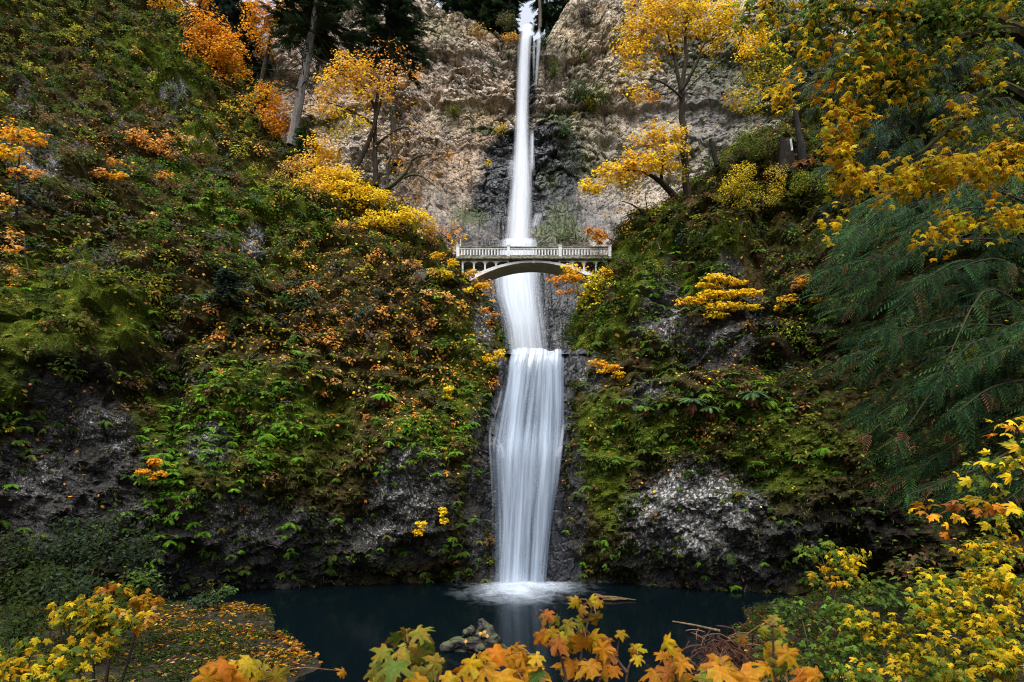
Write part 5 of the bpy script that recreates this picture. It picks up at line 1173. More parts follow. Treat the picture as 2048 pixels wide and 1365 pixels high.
fir('second bluish fir beyond the orange maples, nearer the slender orange one', [(487, 240, 96, .45), (484, 110, 96, .36), (480, -20, 96, .2)], .2, .9, 5, 80, FIRB, 0, spray=1.1)
fir('small young fir at the foot of the grey fir trunk', [(612, 318, 76, .12), (612, 260, 76, .05)], .05, 1.0, 1.8, 46, FIRB + GR, 0, spray=.6, nb=4)
fir('small bluish young conifer on the brushy slope left of the bridge', [(455, 605, hit(455, 600) - .4, .07), (457, 535, hit(455, 600) - .8, .03)], .05, 1.0, .95, 40, BLG + FIRB, 0, spray=.42, nb=4)
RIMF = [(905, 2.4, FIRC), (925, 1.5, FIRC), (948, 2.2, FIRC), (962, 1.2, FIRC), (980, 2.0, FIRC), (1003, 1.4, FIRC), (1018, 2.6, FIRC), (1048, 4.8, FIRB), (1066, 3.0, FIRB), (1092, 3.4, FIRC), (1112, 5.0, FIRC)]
RLAB = ['leftmost dark fir on the rim', 'second dark fir from the left on the rim', 'third dark fir from the left on the rim', 'fourth dark fir from the left on the rim', 'fifth dark fir from the left on the rim', 'sixth dark fir from the left on the rim', 'dark fir on the rim nearest the sky gap', 'bluish low fir right behind the waterfall lip', 'bushy bluish fir behind the stream notch', 'dark fir right of the bare pole like trunk', 'rightmost dark fir on the rim']
for (px, off, pal), lab in zip(RIMF, RLAB):
    D = 101 + off; x = (px - CX) / F * D; zb = float(rim_z(x)) - .3
    yb = HY - (zb - CZ) * F / D
    if px in (1048, 1066): fir(lab, [(px, yb + 6, D, .18), (px, yb - 60, D, .06)], .02, 1.0, 3.0, 70, pal, 0, group='firs along the cliff rim', spray=1.0)
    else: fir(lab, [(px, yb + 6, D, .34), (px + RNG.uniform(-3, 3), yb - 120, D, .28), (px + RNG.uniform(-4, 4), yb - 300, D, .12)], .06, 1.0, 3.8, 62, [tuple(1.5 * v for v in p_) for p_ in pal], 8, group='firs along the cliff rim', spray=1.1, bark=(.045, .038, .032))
fir('bare straight pole like fir trunk standing at the waterfall lip', [(1080, 56, 100.5, .30), (1079, -60, 100.5, .26), (1078, -260, 100.5, .12)], .5, 1.0, 3.6, 60, FIRC, 4, bark=(.12, .09, .075))
# ------------------------------------------------------------------ red cedar at the right
def cedar_frond():
    V, Fc = [], []
    zz = lambda y: .10 * y - .62 * y * y; FM = []
    for i in range(8):
        y = .06 + .92 * i / 7; ln = .46 * (1 - .80 * y) * (1 if i > 1 else .7)
        for s in (-1, 1):
            dx, dy = s * .72, .69
            for k in range(3):      # each side spray is three overlapping scaly tongues
                t0, t1 = ln * k * .30, ln * (k * .30 + .44); w = .034 * (1.15 - .25 * k)
                p0 = np.array([dx * t0, y + dy * t0]); p1 = np.array([dx * t1, y + dy * t1]); mid = (p0 + p1) / 2; nrm = np.array([-dy * s, dx * s]) * w * s
                b = len(V); dr = -.16 * abs(p1[0])
                V += [(*p0, zz(p0[1]) - .12 * abs(p0[0])), (*(mid + nrm), zz(mid[1]) - .14 * abs(mid[0])), (*p1, zz(p1[1]) + dr - .02), (*(mid - nrm), zz(mid[1]) - .14 * abs(mid[0]))]
                Fc.append((b, b + 1, b + 2, b + 3)); FM.append((.5, .9, 1.75)[k])  # tongues brighten outward: paler new growth plus lit tips painted in
    b = len(V); V += [(-.012, 0, 0), (.012, 0, 0), (.004, 1, zz(1)), (-.004, 1, zz(1))]; Fc.append((b, b + 1, b + 2, b + 3)); FM.append(.7)
    return np.array(V, float), np.array(Fc), np.array(FM)
CF, CFF, CFM = cedar_frond()
CEDC = [(.012, .038, .012), (.020, .056, .016), (.009, .026, .009), (.036, .080, .022), (.030, .052, .012)]
def cedar(label, trunk, tips, seed, size, nf, pal=CEDC):
    root = empty('cedar_tree', at(*trunk[0][:3]), label, 'tree')
    P, R = jitter_line([at(*q[:3]) for q in trunk], [q[3] for q in trunk], .1, 30)
    tb, cb = MB(), MB(); tb.tube(P, R, 9, (.035, .026, .02))
    for (px, py, D) in tips:
        e = at(px, py, D); j = int(np.argmin(np.abs(P[:, 2] - (e[2] + .18 * np.linalg.norm(e[:2] - P[0, :2]))))); p0 = P[j]
        L = np.linalg.norm(e - p0); t = np.linspace(0, 1, 9)[:, None]
        B = p0 * (1 - t) + e * t + UP * L * RNG.uniform(.0, .2) * np.sin(t * np.pi) + L * .05 * np.sin(t * 5 + px) * np.array([.3, 1, 0])
        tb.tube(B, np.linspace(.06, .012, 9), 5, (.05, .038, .03), cap=False)
        d = unit(e - p0); m = int(nf * min(1.4, L / 4)) + 4
        tt = RNG.random(m) ** .7 * .85 + .17; q = np.stack([np.interp(tt, t[:, 0], B[:, c]) for c in range(3)], -1)
        sd = unit(np.cross(d, UP)); s = np.where(RNG.random((m, 1)) < .5, -1, 1)
        dd = unit(d * .75 + sd * s * RNG.uniform(.2, 1.0, (m, 1)) - UP * RNG.uniform(.0, .7, (m, 1)) + rand_dirs(m) * .24)
        X, Y, Z = frames(UP * .8 + np.array([0, -.55, 0]) + rand_dirs(m) * .28, dd)
        c = vary(pick(pal, m), m, .22); br = RNG.random(m) < .035; c[br] = (.13, .06, .03)
        cb.scatter(CF, CFF, q, X, Y, Z, RNG.uniform(.5, 1.3, m) * size, c, CFM)
    tb.build('trunk', M['bark'], root); cb.build('crown', M['needle'], root)
def lb(py): return np.interp(py, [380, 430, 490, 560, 600, 660, 750, 850, 950, 1010], [1760, 1680, 1630, 1615, 1635, 1645, 1680, 1705, 1725, 1810])
tips = []
for i, py in enumerate(np.linspace(405, 1000, 34)):
    tips.append((lb(py) + RNG.uniform(0, 60), py + RNG.uniform(-14, 14), RNG.uniform(20, 26)))
    for k in range(2): tips.append((RNG.uniform(lb(py) + 40, 2130), py + RNG.uniform(-45, 45), RNG.uniform(16.5, 27)))
cedar('big dark green cedar whose drooping fronds fill the right side of the view', [(2130, 1150, 27, .55), (2120, 700, 27, .45), (2112, 200, 27, .32), (2105, -250, 27, .15)], tips, 5, .78, 26)
tips = [(RNG.uniform(1620, 2100), RNG.uniform(-20, 430), RNG.uniform(35, 42)) for _ in range(90)] + [(1640, 130, 38), (1655, 165, 38), (1660, 260, 37), (1625, 215, 39), (1700, 120, 38)]
cedar('shadowy cedar behind the overhanging yellow maple boughs at upper right', [(1850, 420, 44, .5), (1845, 200, 44, .42), (1840, -150, 44, .25)], tips, 6, 1.0, 26, [(.016, .036, .022), (.022, .045, .026), (.03, .05, .02)])

# ------------------------------------------------------------------ maple boughs overhead at the right
TG = [(.10, .16, .02), (.14, .20, .025), (.20, .22, .02), (.07, .13, .02)]
LMP = LMV
VGX = [(.34, .36, .02)]
YEL, GLD, ORA, Y1, Y2, YG, FULL = dim(YEL, .75), dim(GLD, .72), dim(ORA, .7), dim(Y1 + VGX, .75), dim(Y1 + YEL + VGX, .75), dim(YG + VGX, .72), (YEL, GLD, ORA)  # leaf palettes darkened to carry the shade under the boughs
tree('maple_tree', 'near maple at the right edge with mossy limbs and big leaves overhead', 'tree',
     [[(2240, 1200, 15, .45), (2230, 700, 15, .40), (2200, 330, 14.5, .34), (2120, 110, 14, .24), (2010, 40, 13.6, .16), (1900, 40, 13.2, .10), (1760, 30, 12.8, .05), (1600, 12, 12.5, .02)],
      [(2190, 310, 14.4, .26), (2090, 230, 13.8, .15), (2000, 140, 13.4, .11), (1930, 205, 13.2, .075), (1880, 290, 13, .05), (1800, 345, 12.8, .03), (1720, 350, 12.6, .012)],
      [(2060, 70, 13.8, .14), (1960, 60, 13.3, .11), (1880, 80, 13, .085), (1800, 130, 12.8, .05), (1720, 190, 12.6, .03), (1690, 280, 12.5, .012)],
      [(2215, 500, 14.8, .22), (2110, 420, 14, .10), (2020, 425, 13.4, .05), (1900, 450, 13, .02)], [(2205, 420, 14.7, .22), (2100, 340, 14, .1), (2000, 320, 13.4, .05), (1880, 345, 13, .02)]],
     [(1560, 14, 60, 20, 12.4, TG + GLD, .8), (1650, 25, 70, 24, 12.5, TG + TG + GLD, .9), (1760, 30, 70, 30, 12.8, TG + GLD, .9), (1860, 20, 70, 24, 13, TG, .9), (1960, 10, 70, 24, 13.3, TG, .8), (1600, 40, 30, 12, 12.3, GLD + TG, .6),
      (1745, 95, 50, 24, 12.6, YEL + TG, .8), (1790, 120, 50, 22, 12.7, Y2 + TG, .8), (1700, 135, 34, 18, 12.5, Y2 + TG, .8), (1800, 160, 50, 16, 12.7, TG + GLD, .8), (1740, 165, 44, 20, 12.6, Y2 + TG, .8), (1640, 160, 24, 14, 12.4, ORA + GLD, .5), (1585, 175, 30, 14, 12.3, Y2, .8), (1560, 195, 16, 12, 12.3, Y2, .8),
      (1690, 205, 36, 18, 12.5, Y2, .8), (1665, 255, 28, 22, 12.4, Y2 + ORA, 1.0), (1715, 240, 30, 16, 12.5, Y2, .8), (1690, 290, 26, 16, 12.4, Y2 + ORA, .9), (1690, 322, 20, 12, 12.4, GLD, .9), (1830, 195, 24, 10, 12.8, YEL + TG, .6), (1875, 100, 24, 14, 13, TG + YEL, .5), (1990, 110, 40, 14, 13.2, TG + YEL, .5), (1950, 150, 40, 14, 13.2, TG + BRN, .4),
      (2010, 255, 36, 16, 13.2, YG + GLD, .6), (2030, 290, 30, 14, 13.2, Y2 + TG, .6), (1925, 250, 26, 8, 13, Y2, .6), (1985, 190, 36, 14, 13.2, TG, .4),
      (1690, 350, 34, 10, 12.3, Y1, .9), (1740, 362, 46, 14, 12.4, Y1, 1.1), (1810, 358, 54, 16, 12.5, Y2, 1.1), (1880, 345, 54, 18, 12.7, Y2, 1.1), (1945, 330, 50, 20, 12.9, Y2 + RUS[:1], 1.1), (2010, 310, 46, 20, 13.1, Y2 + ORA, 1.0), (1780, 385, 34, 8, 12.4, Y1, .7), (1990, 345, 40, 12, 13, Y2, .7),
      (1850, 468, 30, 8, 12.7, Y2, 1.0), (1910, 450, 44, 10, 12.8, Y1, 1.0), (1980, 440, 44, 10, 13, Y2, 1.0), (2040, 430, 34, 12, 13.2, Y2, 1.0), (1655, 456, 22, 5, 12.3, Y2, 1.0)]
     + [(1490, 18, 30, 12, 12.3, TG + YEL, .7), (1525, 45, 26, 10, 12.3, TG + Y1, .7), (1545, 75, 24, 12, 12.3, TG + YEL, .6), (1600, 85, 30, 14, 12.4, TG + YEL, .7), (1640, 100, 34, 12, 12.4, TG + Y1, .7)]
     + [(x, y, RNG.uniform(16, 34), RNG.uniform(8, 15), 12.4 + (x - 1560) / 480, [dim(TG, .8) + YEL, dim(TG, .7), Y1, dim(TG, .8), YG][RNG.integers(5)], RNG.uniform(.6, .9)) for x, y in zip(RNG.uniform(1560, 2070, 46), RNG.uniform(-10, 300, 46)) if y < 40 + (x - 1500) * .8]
     + [(RNG.uniform(1720, 2350), RNG.uniform(-900, -30), 130, 60, RNG.uniform(9.5, 15), TG + YEL, .5) for _ in range(26)],  # unseen crown above the frame, added to shade the right bank and cedar
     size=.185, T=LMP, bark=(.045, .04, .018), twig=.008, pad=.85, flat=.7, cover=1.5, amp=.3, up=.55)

# ------------------------------------------------------------------ shrubs around the near banks
VG = [(.12, .16, .015), (.18, .20, .018), (.085, .13, .015)]
def bank_shrub(name, label, cat, root_px, D, cl, size, pals_T=LMP, **kw):
    r = gz(root_px, D); ry = HY - (r[2] - CZ) * F / D
    ry = max(ry, max(c[1] + c[3] for c in cl))
    cx = sum(c[0] for c in cl) / len(cl); cy = sum(c[1] for c in cl) / len(cl)
    stems = [[(root_px, ry + 10, D, .035), ((root_px + c[0]) / 2, (ry + c[1]) / 2, D, .025), (c[0], c[1], c[4], .008)] for c in cl[:4]]
    kw.setdefault('pad', .5); kw.setdefault('flat', .5)
    return tree(name, label, cat, stems, cl, size=size, T=pals_T, twig=.006, amp=.15, **kw)
KEEP = (YEL, GLD, VG)
YEL, GLD, VG = (dim(k, .82) for k in KEEP)  # canopy shade put into the vine maple leaf colours
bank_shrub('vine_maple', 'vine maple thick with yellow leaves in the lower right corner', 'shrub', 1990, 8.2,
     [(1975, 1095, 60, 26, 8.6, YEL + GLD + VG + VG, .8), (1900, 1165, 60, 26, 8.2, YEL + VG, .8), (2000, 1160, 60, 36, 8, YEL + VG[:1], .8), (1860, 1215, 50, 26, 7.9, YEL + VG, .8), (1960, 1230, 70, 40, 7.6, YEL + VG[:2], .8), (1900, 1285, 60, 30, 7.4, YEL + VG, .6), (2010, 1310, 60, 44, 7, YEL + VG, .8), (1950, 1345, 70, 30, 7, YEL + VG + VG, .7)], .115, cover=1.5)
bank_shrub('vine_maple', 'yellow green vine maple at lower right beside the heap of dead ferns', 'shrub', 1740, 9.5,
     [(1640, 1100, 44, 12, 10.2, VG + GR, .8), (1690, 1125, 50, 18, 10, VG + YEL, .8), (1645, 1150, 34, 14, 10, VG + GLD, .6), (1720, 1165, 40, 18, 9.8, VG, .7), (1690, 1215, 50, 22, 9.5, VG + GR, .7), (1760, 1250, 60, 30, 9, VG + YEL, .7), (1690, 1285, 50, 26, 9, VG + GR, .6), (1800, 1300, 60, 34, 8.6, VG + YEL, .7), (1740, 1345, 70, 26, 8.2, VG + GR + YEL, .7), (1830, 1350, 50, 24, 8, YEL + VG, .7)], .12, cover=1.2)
YEL, GLD, VG = KEEP
bank_shrub('vine_maple', 'taller loose yellow maple reaching up along the right edge above the yellow thicket', 'shrub', 2420, 6.0,
     [(2020, 905, 36, 30, 6, YEL + VG, .6), (1960, 930, 30, 14, 6, YEL + VG, .6), (2030, 850, 20, 20, 6, YEL + ORA, .5), (1990, 985, 40, 14, 6, VG + YEL, .6), (2025, 1010, 30, 22, 5.9, YEL + VG, .7), (1868, 1008, 20, 8, 6, ORA + GLD, .7), (1960, 1015, 20, 9, 6, ORA + RUS, .7), (2010, 1050, 40, 16, 6.2, VG + YEL, .6)], .14, cover=.9)
bank_shrub('shrub', 'low dark green ground shrub under the yellow vine maples', 'shrub', 1640, 11,
     [(1600, 1225, 60, 26, 12, DK + GR, .8), (1560, 1290, 50, 34, 11, DK + GR, .8), (1650, 1330, 70, 34, 10, DK + GR, .8), (1540, 1340, 50, 24, 9.5, DK + BRN, .7), (1830, 1130, 50, 26, 11.5, DK + BRN, .6), (1780, 1190, 60, 26, 11, DK + GR, .6), (1860, 1320, 80, 40, 9.5, DK, .6), (1990, 1180, 70, 60, 9.8, DK + BRN, .6)], .13, pals_T=(LQ, LQF), cover=1.2)
KEEP = (YEL, GLD, ORA, VG, O2, RUS)
YEL, GLD, ORA, VG, O2, RUS = (dim(k, .62) for k in KEEP)  # darker leaf colours stand in for overhead shade on these saplings
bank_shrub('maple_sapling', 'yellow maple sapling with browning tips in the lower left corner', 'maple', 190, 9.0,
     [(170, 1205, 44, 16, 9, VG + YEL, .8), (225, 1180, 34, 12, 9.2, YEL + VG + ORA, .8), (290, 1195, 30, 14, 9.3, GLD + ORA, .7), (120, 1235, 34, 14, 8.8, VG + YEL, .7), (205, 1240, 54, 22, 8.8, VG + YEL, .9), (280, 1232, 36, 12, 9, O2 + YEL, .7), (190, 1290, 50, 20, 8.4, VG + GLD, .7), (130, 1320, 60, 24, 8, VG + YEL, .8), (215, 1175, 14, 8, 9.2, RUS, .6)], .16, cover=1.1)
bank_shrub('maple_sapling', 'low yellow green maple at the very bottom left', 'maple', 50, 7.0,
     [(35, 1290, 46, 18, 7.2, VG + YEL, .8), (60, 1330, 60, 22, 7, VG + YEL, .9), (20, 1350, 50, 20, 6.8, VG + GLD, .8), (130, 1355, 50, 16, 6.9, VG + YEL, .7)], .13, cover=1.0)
YEL, GLD, ORA, VG, O2, RUS = KEEP
bank_shrub('shrub', 'dark blue green shrub against the rock at lower left', 'shrub', 130, 24,  # shade of the bank painted into this shrub's leaf colours
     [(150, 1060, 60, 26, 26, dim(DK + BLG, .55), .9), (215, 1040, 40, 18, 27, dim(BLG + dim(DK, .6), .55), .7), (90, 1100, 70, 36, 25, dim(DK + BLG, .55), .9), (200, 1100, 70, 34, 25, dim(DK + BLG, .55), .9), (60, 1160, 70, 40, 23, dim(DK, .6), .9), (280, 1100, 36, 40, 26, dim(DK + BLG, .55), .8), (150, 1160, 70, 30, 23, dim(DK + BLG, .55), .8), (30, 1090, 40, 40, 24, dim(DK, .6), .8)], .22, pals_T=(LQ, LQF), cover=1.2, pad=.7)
bank_shrub('shrub', 'black green bush in the shade behind the yellow sapling', 'shrub', 60, 15,  # most leaf colours darkened in place of canopy shade
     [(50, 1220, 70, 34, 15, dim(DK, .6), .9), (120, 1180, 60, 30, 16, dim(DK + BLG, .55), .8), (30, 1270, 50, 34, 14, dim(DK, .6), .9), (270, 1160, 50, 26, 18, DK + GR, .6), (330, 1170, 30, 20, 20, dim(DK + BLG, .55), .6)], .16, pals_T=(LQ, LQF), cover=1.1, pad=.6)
bank_shrub('shrub', 'small bluish green shrub at the water edge near the tip of the leaf strewn bank', 'shrub', 425, 36,
     [(425, 1195, 36, 12, 36, BLG + DK, 1.0), (450, 1180, 18, 8, 36, BLG + GR, .9), (395, 1205, 24, 8, 36, BLG, .9)], .25, pals_T=(LQ, LQF), pad=.6)

# ------------------------------------------------------------------ what covers the banks
def bank_cover():
    n = 120000
    px = RNG.uniform(-60, 2100, n); X = RNG.uniform(-34, 34, n); Y = RNG.uniform(3, 42, n)
    Z = ground_z(X, Y); P = np.stack([X, Y, Z], -1); qx, qy = proj(P)
    ok = (Z > .03) & (qx > -80) & (qx < 2130) & (qy < 1420)
    P, qx, qy = P[ok], qx[ok], qy[ok]
    d = ell(qx, qy, [(580, 1310, 60, 50, .75), (490, 1215, 70, 12, .9), (380, 1235, 60, 14, .6), (410, 1265, 110, 14, .5), (430, 1310, 110, 40, .3), (600, 1345, 60, 26, .7), (1600, 1300, 200, 60, .08)]) + .02
    s = RNG.random(len(P)) < d * (.3 + .9 * sstep(-.2, .3, fbm(P / 1.2, 3, 77)))
    q = P[s]; m = len(q); N = np.tile(UP, (m, 1)); cols = pick(dim(ORA + PCH + GLD + ORA + RUS, .72), m)
    mb = MB(); litter(mb, q, N, RNG.uniform(.14, .26, m), cols, LM1, LM1F, .02)
    tag(mb.build('leaf_litter', M['leaf']), 'orange maple leaves strewn over the low bank left of the pool', 'fallen leaves', kind='stuff')
    d = np.clip(.35 + ell(qx, qy, [(380, 1300, 160, 60, .5), (200, 1250, 160, 80, .5), (1700, 1250, 300, 100, .5)]), 0, 1)
    s = RNG.random(len(P)) < d * .42 * (.2 + .8 * sstep(-.2, .2, fbm(P / 1.5, 3, 79)))
    q = P[s]; m = len(q)
    mb = MB(); bushes(mb, q, np.tile(UP, (m, 1)), RNG.uniform(.18, .45, m), pick(dim(DK + DK + GR + BRN, .6), m), 60, (.07, .17))
    tag(mb.build('undergrowth', M['leaf']), 'ivy and low green plants covering the banks beside the pool', 'undergrowth', kind='stuff')
bank_cover()

# dead bracken heap and twigs at the right shore
def bracken():
    D = 24.5; root = empty('dead_fern', gz(1440, D), 'reddish brown heap of dead fern fronds at the right shore of the pool', 'fern')
    b0 = gz(1440, D); mb = MB()
    for k in range(9):
        c = b0 + np.array([RNG.uniform(-1.1, 1.1), RNG.uniform(-.7, .7), RNG.uniform(.3, 1.7)])
        m = 60; a = RNG.uniform(0, 2 * np.pi, m); d = unit(np.stack([np.cos(a), np.sin(a), RNG.uniform(-1.6, .4, m)], -1))
        X, Y, Z = frames(UP + rand_dirs(m) * .9, d)
        mb.scatter(FRB, FRBF, c + RNG.normal(size=(m, 3)) * np.array([.45, .3, .35]), X * .32, Y, Z, RNG.uniform(.35, 1.0, m), vary(pick([(.10, .045, .03), (.075, .035, .025), (.13, .07, .045)], m), m, .3))
    mb.build('fronds', M['moss_blade'], root)
    mb = MB()
    for k in range(26):
        p = b0 + np.array([RNG.uniform(-1, 1.3), RNG.uniform(-.5, .5), .2]); d = unit(np.array([RNG.normal() * .7, RNG.normal() * .4, 1.0])); l = RNG.uniform(1, 2.4)
        t = np.linspace(0, 1, 6)[:, None]; mb.tube(p + d * l * t + np.array([RNG.normal() * .6, 0, -.5]) * l * t ** 2, np.linspace(.014, .004, 6), 3, (.10, .075, .055), cap=False)
    mb.build('stems', M['bark'], root)
    mb = MB(); a, b = at(1345, 1243, 26), at(1440, 1262, 24.6); mb.tube([a, (a + b) / 2 + UP * .03, b], [.03, .045, .055], 6, (.20, .12, .08))
    tag(mb.build('branch', M['bark'], None, a), 'straight bare reddish branch poking out over the water at the right shore', 'branch')
bracken()

# sword ferns one can count on the right hand ledge
def sword_fern(label, px, py, size, k=22, pal=GR, name='sword_fern', grp=None):
    D = hit(px, py) - .25; p = at(px, py, D); root = empty(name, p, label, 'fern', grp); mb = MB()
    a = np.linspace(0, 2 * np.pi, k, endpoint=False) + RNG.random(k) * .3
    d = unit(np.stack([np.cos(a), np.sin(a) * .7 - .55, RNG.uniform(.1, .9, k)], -1)); X, Y, Z = frames(UP + np.array([0, -.35, 0]) + rand_dirs(k) * .2, d)
    mb.scatter(FRB, FRBF, np.tile(p, (k, 1)), X, Y, Z, size * RNG.uniform(.75, 1.1, k), vary(pick(pal, k), k, .2)); mb.build('fronds', M['fern'], root)
    m = k; d = unit(np.stack([RNG.normal(size=m) * .35, -.3 + RNG.normal(size=m) * .2, -1 + 0 * a], -1)); X, Y, Z = frames(np.array([0, -1., .2]) + rand_dirs(m) * .4, d)
    mb = MB(); mb.scatter(FRB, FRBF, np.tile(p, (m, 1)), X, Y, Z, size * RNG.uniform(.6, 1.0, m), vary(pick([(.12, .05, .025), (.09, .045, .025)], m), m, .25)); mb.build('dead_fronds', M['moss_blade'], root)
SF = [(.05, .10, .03), (.07, .13, .04), (.045, .085, .035)]
for lab, px, py, s, pal in [
    ('large sword fern with brown skirts, leftmost on the ledge of the right rock wall', 1385, 800, 1.5, SF), ('sword fern in the middle of the ledge on the right rock wall', 1420, 815, 1.2, SF), ('spreading dark sword fern at the right end of the ledge', 1505, 785, 1.5, SF),
    ('small bright fern alone under the dark overhang of the upper right wall', 1515, 500, 1.0, BRG[:1] + GR), ('pale fern on the upper right wall left of the dark stone', 1378, 525, .9, BRG[:1] + GR), ('fern above the green moss curtain right of the lower waterfall', 1245, 800, 1.1, GR), ('second fern above the green moss curtain, closer to the whitish rock', 1290, 815, 1.0, GR), ('brown skirted fern hanging at the corner of the whitish rock face', 1478, 985, .8, OLV), ('light green fern on the bare rock below the bridge end', 1350, 505, .8, BRG),
    ('single dark fern in the moss at lower right of the rock wall', 1598, 920, .7, GR), ('bright green fern clump on the brown streaked wall left of the lower waterfall', 768, 790, 1.3, BRG)]:
    sword_fern(lab, px, py, s * .8, 26, pal)
for i, (px, py) in enumerate([(1575, 322), (1600, 328), (1615, 322)]):
    sword_fern(['reddish dead fern under the dark stump', 'reddish dead fern just right of the white marker post', 'reddish dead fern furthest from the dark stump'][i], px, py, .9, 18, RUS + BRN, 'dead_fern', 'dead ferns by the stump')

# snags, stump, posts
def pole(name, label, cat, pts, col, sides=8, mat='bark'):
    P = [at(*p[:3]) for p in pts]; L, R = jitter_line(P, [p[3] for p in pts], .04, 8)
    mb = MB(); mb.tube(L, R, sides, col); tag(mb.build(name, M[mat], None, P[0]), label, cat)
d = hit(1432, 325) - .6
pole('snag', 'leaning dark dead trunk on the right brow beside the forked golden maple', 'dead tree', [(1434, 332, d, .26), (1428, 305, d, .24), (1421, 279, d, .2)], (.02, .017, .015))
d = hit(1575, 312) - .8
def stump():
    root = empty('tree_stump', at(1570, 312, d), 'broad dark rotting stump on the right slope under the yellow boughs', 'stump')
    th = np.linspace(0, 2 * np.pi, 18, endpoint=False); zs = np.linspace(0, 1, 8); b = at(1570, 314, d); H = 34 * d / F
    b[2] -= 2.0; H += 2.0; V = np.stack([np.stack([b[0] + np.cos(th) * (.95 - .35 * z + .12 * np.cos(3 * th + z)), b[1] + np.sin(th) * (.9 - .3 * z), b[2] + H * z * (1 + (.05 * np.sin(2 * th + 1) + .04 * np.cos(5 * th) if z == 1 else 0 * th))], -1) for z in zs])
    i, j = np.meshgrid(np.arange(7), np.arange(18), indexing='ij'); j2 = (j + 1) % 18
    mb = MB(); mb.add(V.reshape(-1, 3), np.stack([i * 18 + j, i * 18 + j2, (i + 1) * 18 + j2, (i + 1) * 18 + j], -1).reshape(-1, 4), (.012, .010, .008)); mb.build('trunk', M['bark'], root)
    mb = MB(); c = V[-1].mean(0) - [0, 0, .2]; mb.add(np.concatenate([[c], V[-1]]), [(0, 1 + q, 1 + (q + 1) % 18) for q in range(18)], (.05, .035, .025)); mb.build('broken_top', M['bark'], root)
stump()
pole('snag', 'thin dark snag with a swollen foot standing beside the stump', 'dead tree', [(1606, 345, d + .2, .5), (1602, 292, d - .3, .40), (1598, 268, d - .3, .28), (1594, 240, d - .3, .24), (1588, 208, d - .3, .2)], (.022, .02, .018))
pole('post', 'short pale marker post in front of the dark stump', 'post', [(1584, 302, d - 1.4, .10), (1581, 279, d - 1.4, .10)], (.38, .40, .42))
pole('post', 'thin pale post at the left end of the bridge', 'post', [(921, 505, 60.2, .06), (921, 479, 60.2, .05)], (.5, .49, .45))

# sunken mossy snag in the pool
def snag_in_pool():
    D = 29.0; c = at(958, 1304, D); c[2] = 0
    root = empty('sunken_log', c, 'mossy broken tree stump sticking out of the pool in front', 'log')
    m, nt = new_mat('mossy_wet_wood'); T = NT(nt); p = T.pos()
    n = T.noise(2.2, 5, .65, p); g = T.n('ShaderNodeNewGeometry'); sx = T.n('ShaderNodeSeparateXYZ'); T.l(g.outputs['Normal'], sx.inputs[0])
    f = T.ramp(T.math('ADD', T.math('MULTIPLY', sx.outputs[2], .35), n), [(.66, 0.), (.92, .9)])
    cc = T.mix(f, T.ramp(n, [(.3, (.008, .007, .007)), (.7, (.034, .030, .028))]), (.055, .072, .012)); T.out(T.bsdf(cc, .7, T.bump(T.noise(9, 5, .7, p), .9, .08), .4))
    def lump(name, pts, rad, sq=(1, 1)):
        P, R = jitter_line([at(*q) for q in pts], rad, .25, 70); mb = MB(); mb.tube(P, R, 44); V = mb.V[0]
        ax = np.repeat(P, 44, 0); V[:] = ax + (V - ax) * (1 + .55 * fbm(V * 1.3, 5, 900, .6) + .25 * np.abs(fbm(V * np.array([4, 4, 1.2]), 3, 950)))[:, None]
        mb.build(name, m, root, smooth=True)
    lump('stump', [(955, 1330, D), (962, 1290, D), (966, 1262, D), (962, 1238, D)], [1.15, .80, .46, .10])
    lump('root', [(1010, 1322, D), (1000, 1300, D), (985, 1285, D), (970, 1275, D)], [.22, .26, .3, .3])
    lump('root', [(892, 1320, D), (888, 1296, D), (902, 1284, D), (925, 1286, D), (945, 1296, D)], [.22, .2, .24, .24, .3])
    lump('root', [(930, 1275, D), (935, 1262, D), (948, 1258, D)], [.12, .24, .24])
    for px, py in ((962, 1265), (972, 1272), (934, 1283), (968, 1262)):
        mb = MB(); q = at(px, py, D - 1.05)[None]; X, Y, Z = frames(np.array([[0, -.8, .6]]), rand_dirs(1)); mb.scatter(LM1, LM1F, q, X, Y, Z, .2, PCH[0])
        tag(mb.build('fallen_leaf', M['leaf'], None, q[0]), 'fallen pale maple leaf lying on the mossy stump in the pool', 'leaf', 'leaves on the pool stump')
snag_in_pool()
def driftwood():
    D = 43.0; c = at(1218, 1192, D); c[2] = .05
    root = empty('driftwood', c, 'reddish raft of broken driftwood floating at the foot of the right rock wall', 'driftwood')
    for a, b, r in [((-1.0, .1, .16), (1.0, -.2, .10), .13), ((-.6, -.5, .06), (1.2, -.5, .05), .09), ((-1.1, .2, .3), (-.4, .3, .12), .16), ((.1, -.8, .05), (.9, -.4, .12), .07), ((-.3, .1, .2), (.5, -.7, .05), .06), ((.8, -.1, .08), (1.9, -.6, .04), .06)]:
        mb = MB(); P, R = jitter_line([c + np.array(a), c + (np.array(a) + np.array(b)) / 2 + [0, 0, .04], c + np.array(b)], [r * .7, r, r * .5], .06, 8); mb.tube(P, R, 7, (.13, .06, .045)); mb.build('branch', M['bark'], root)
driftwood()

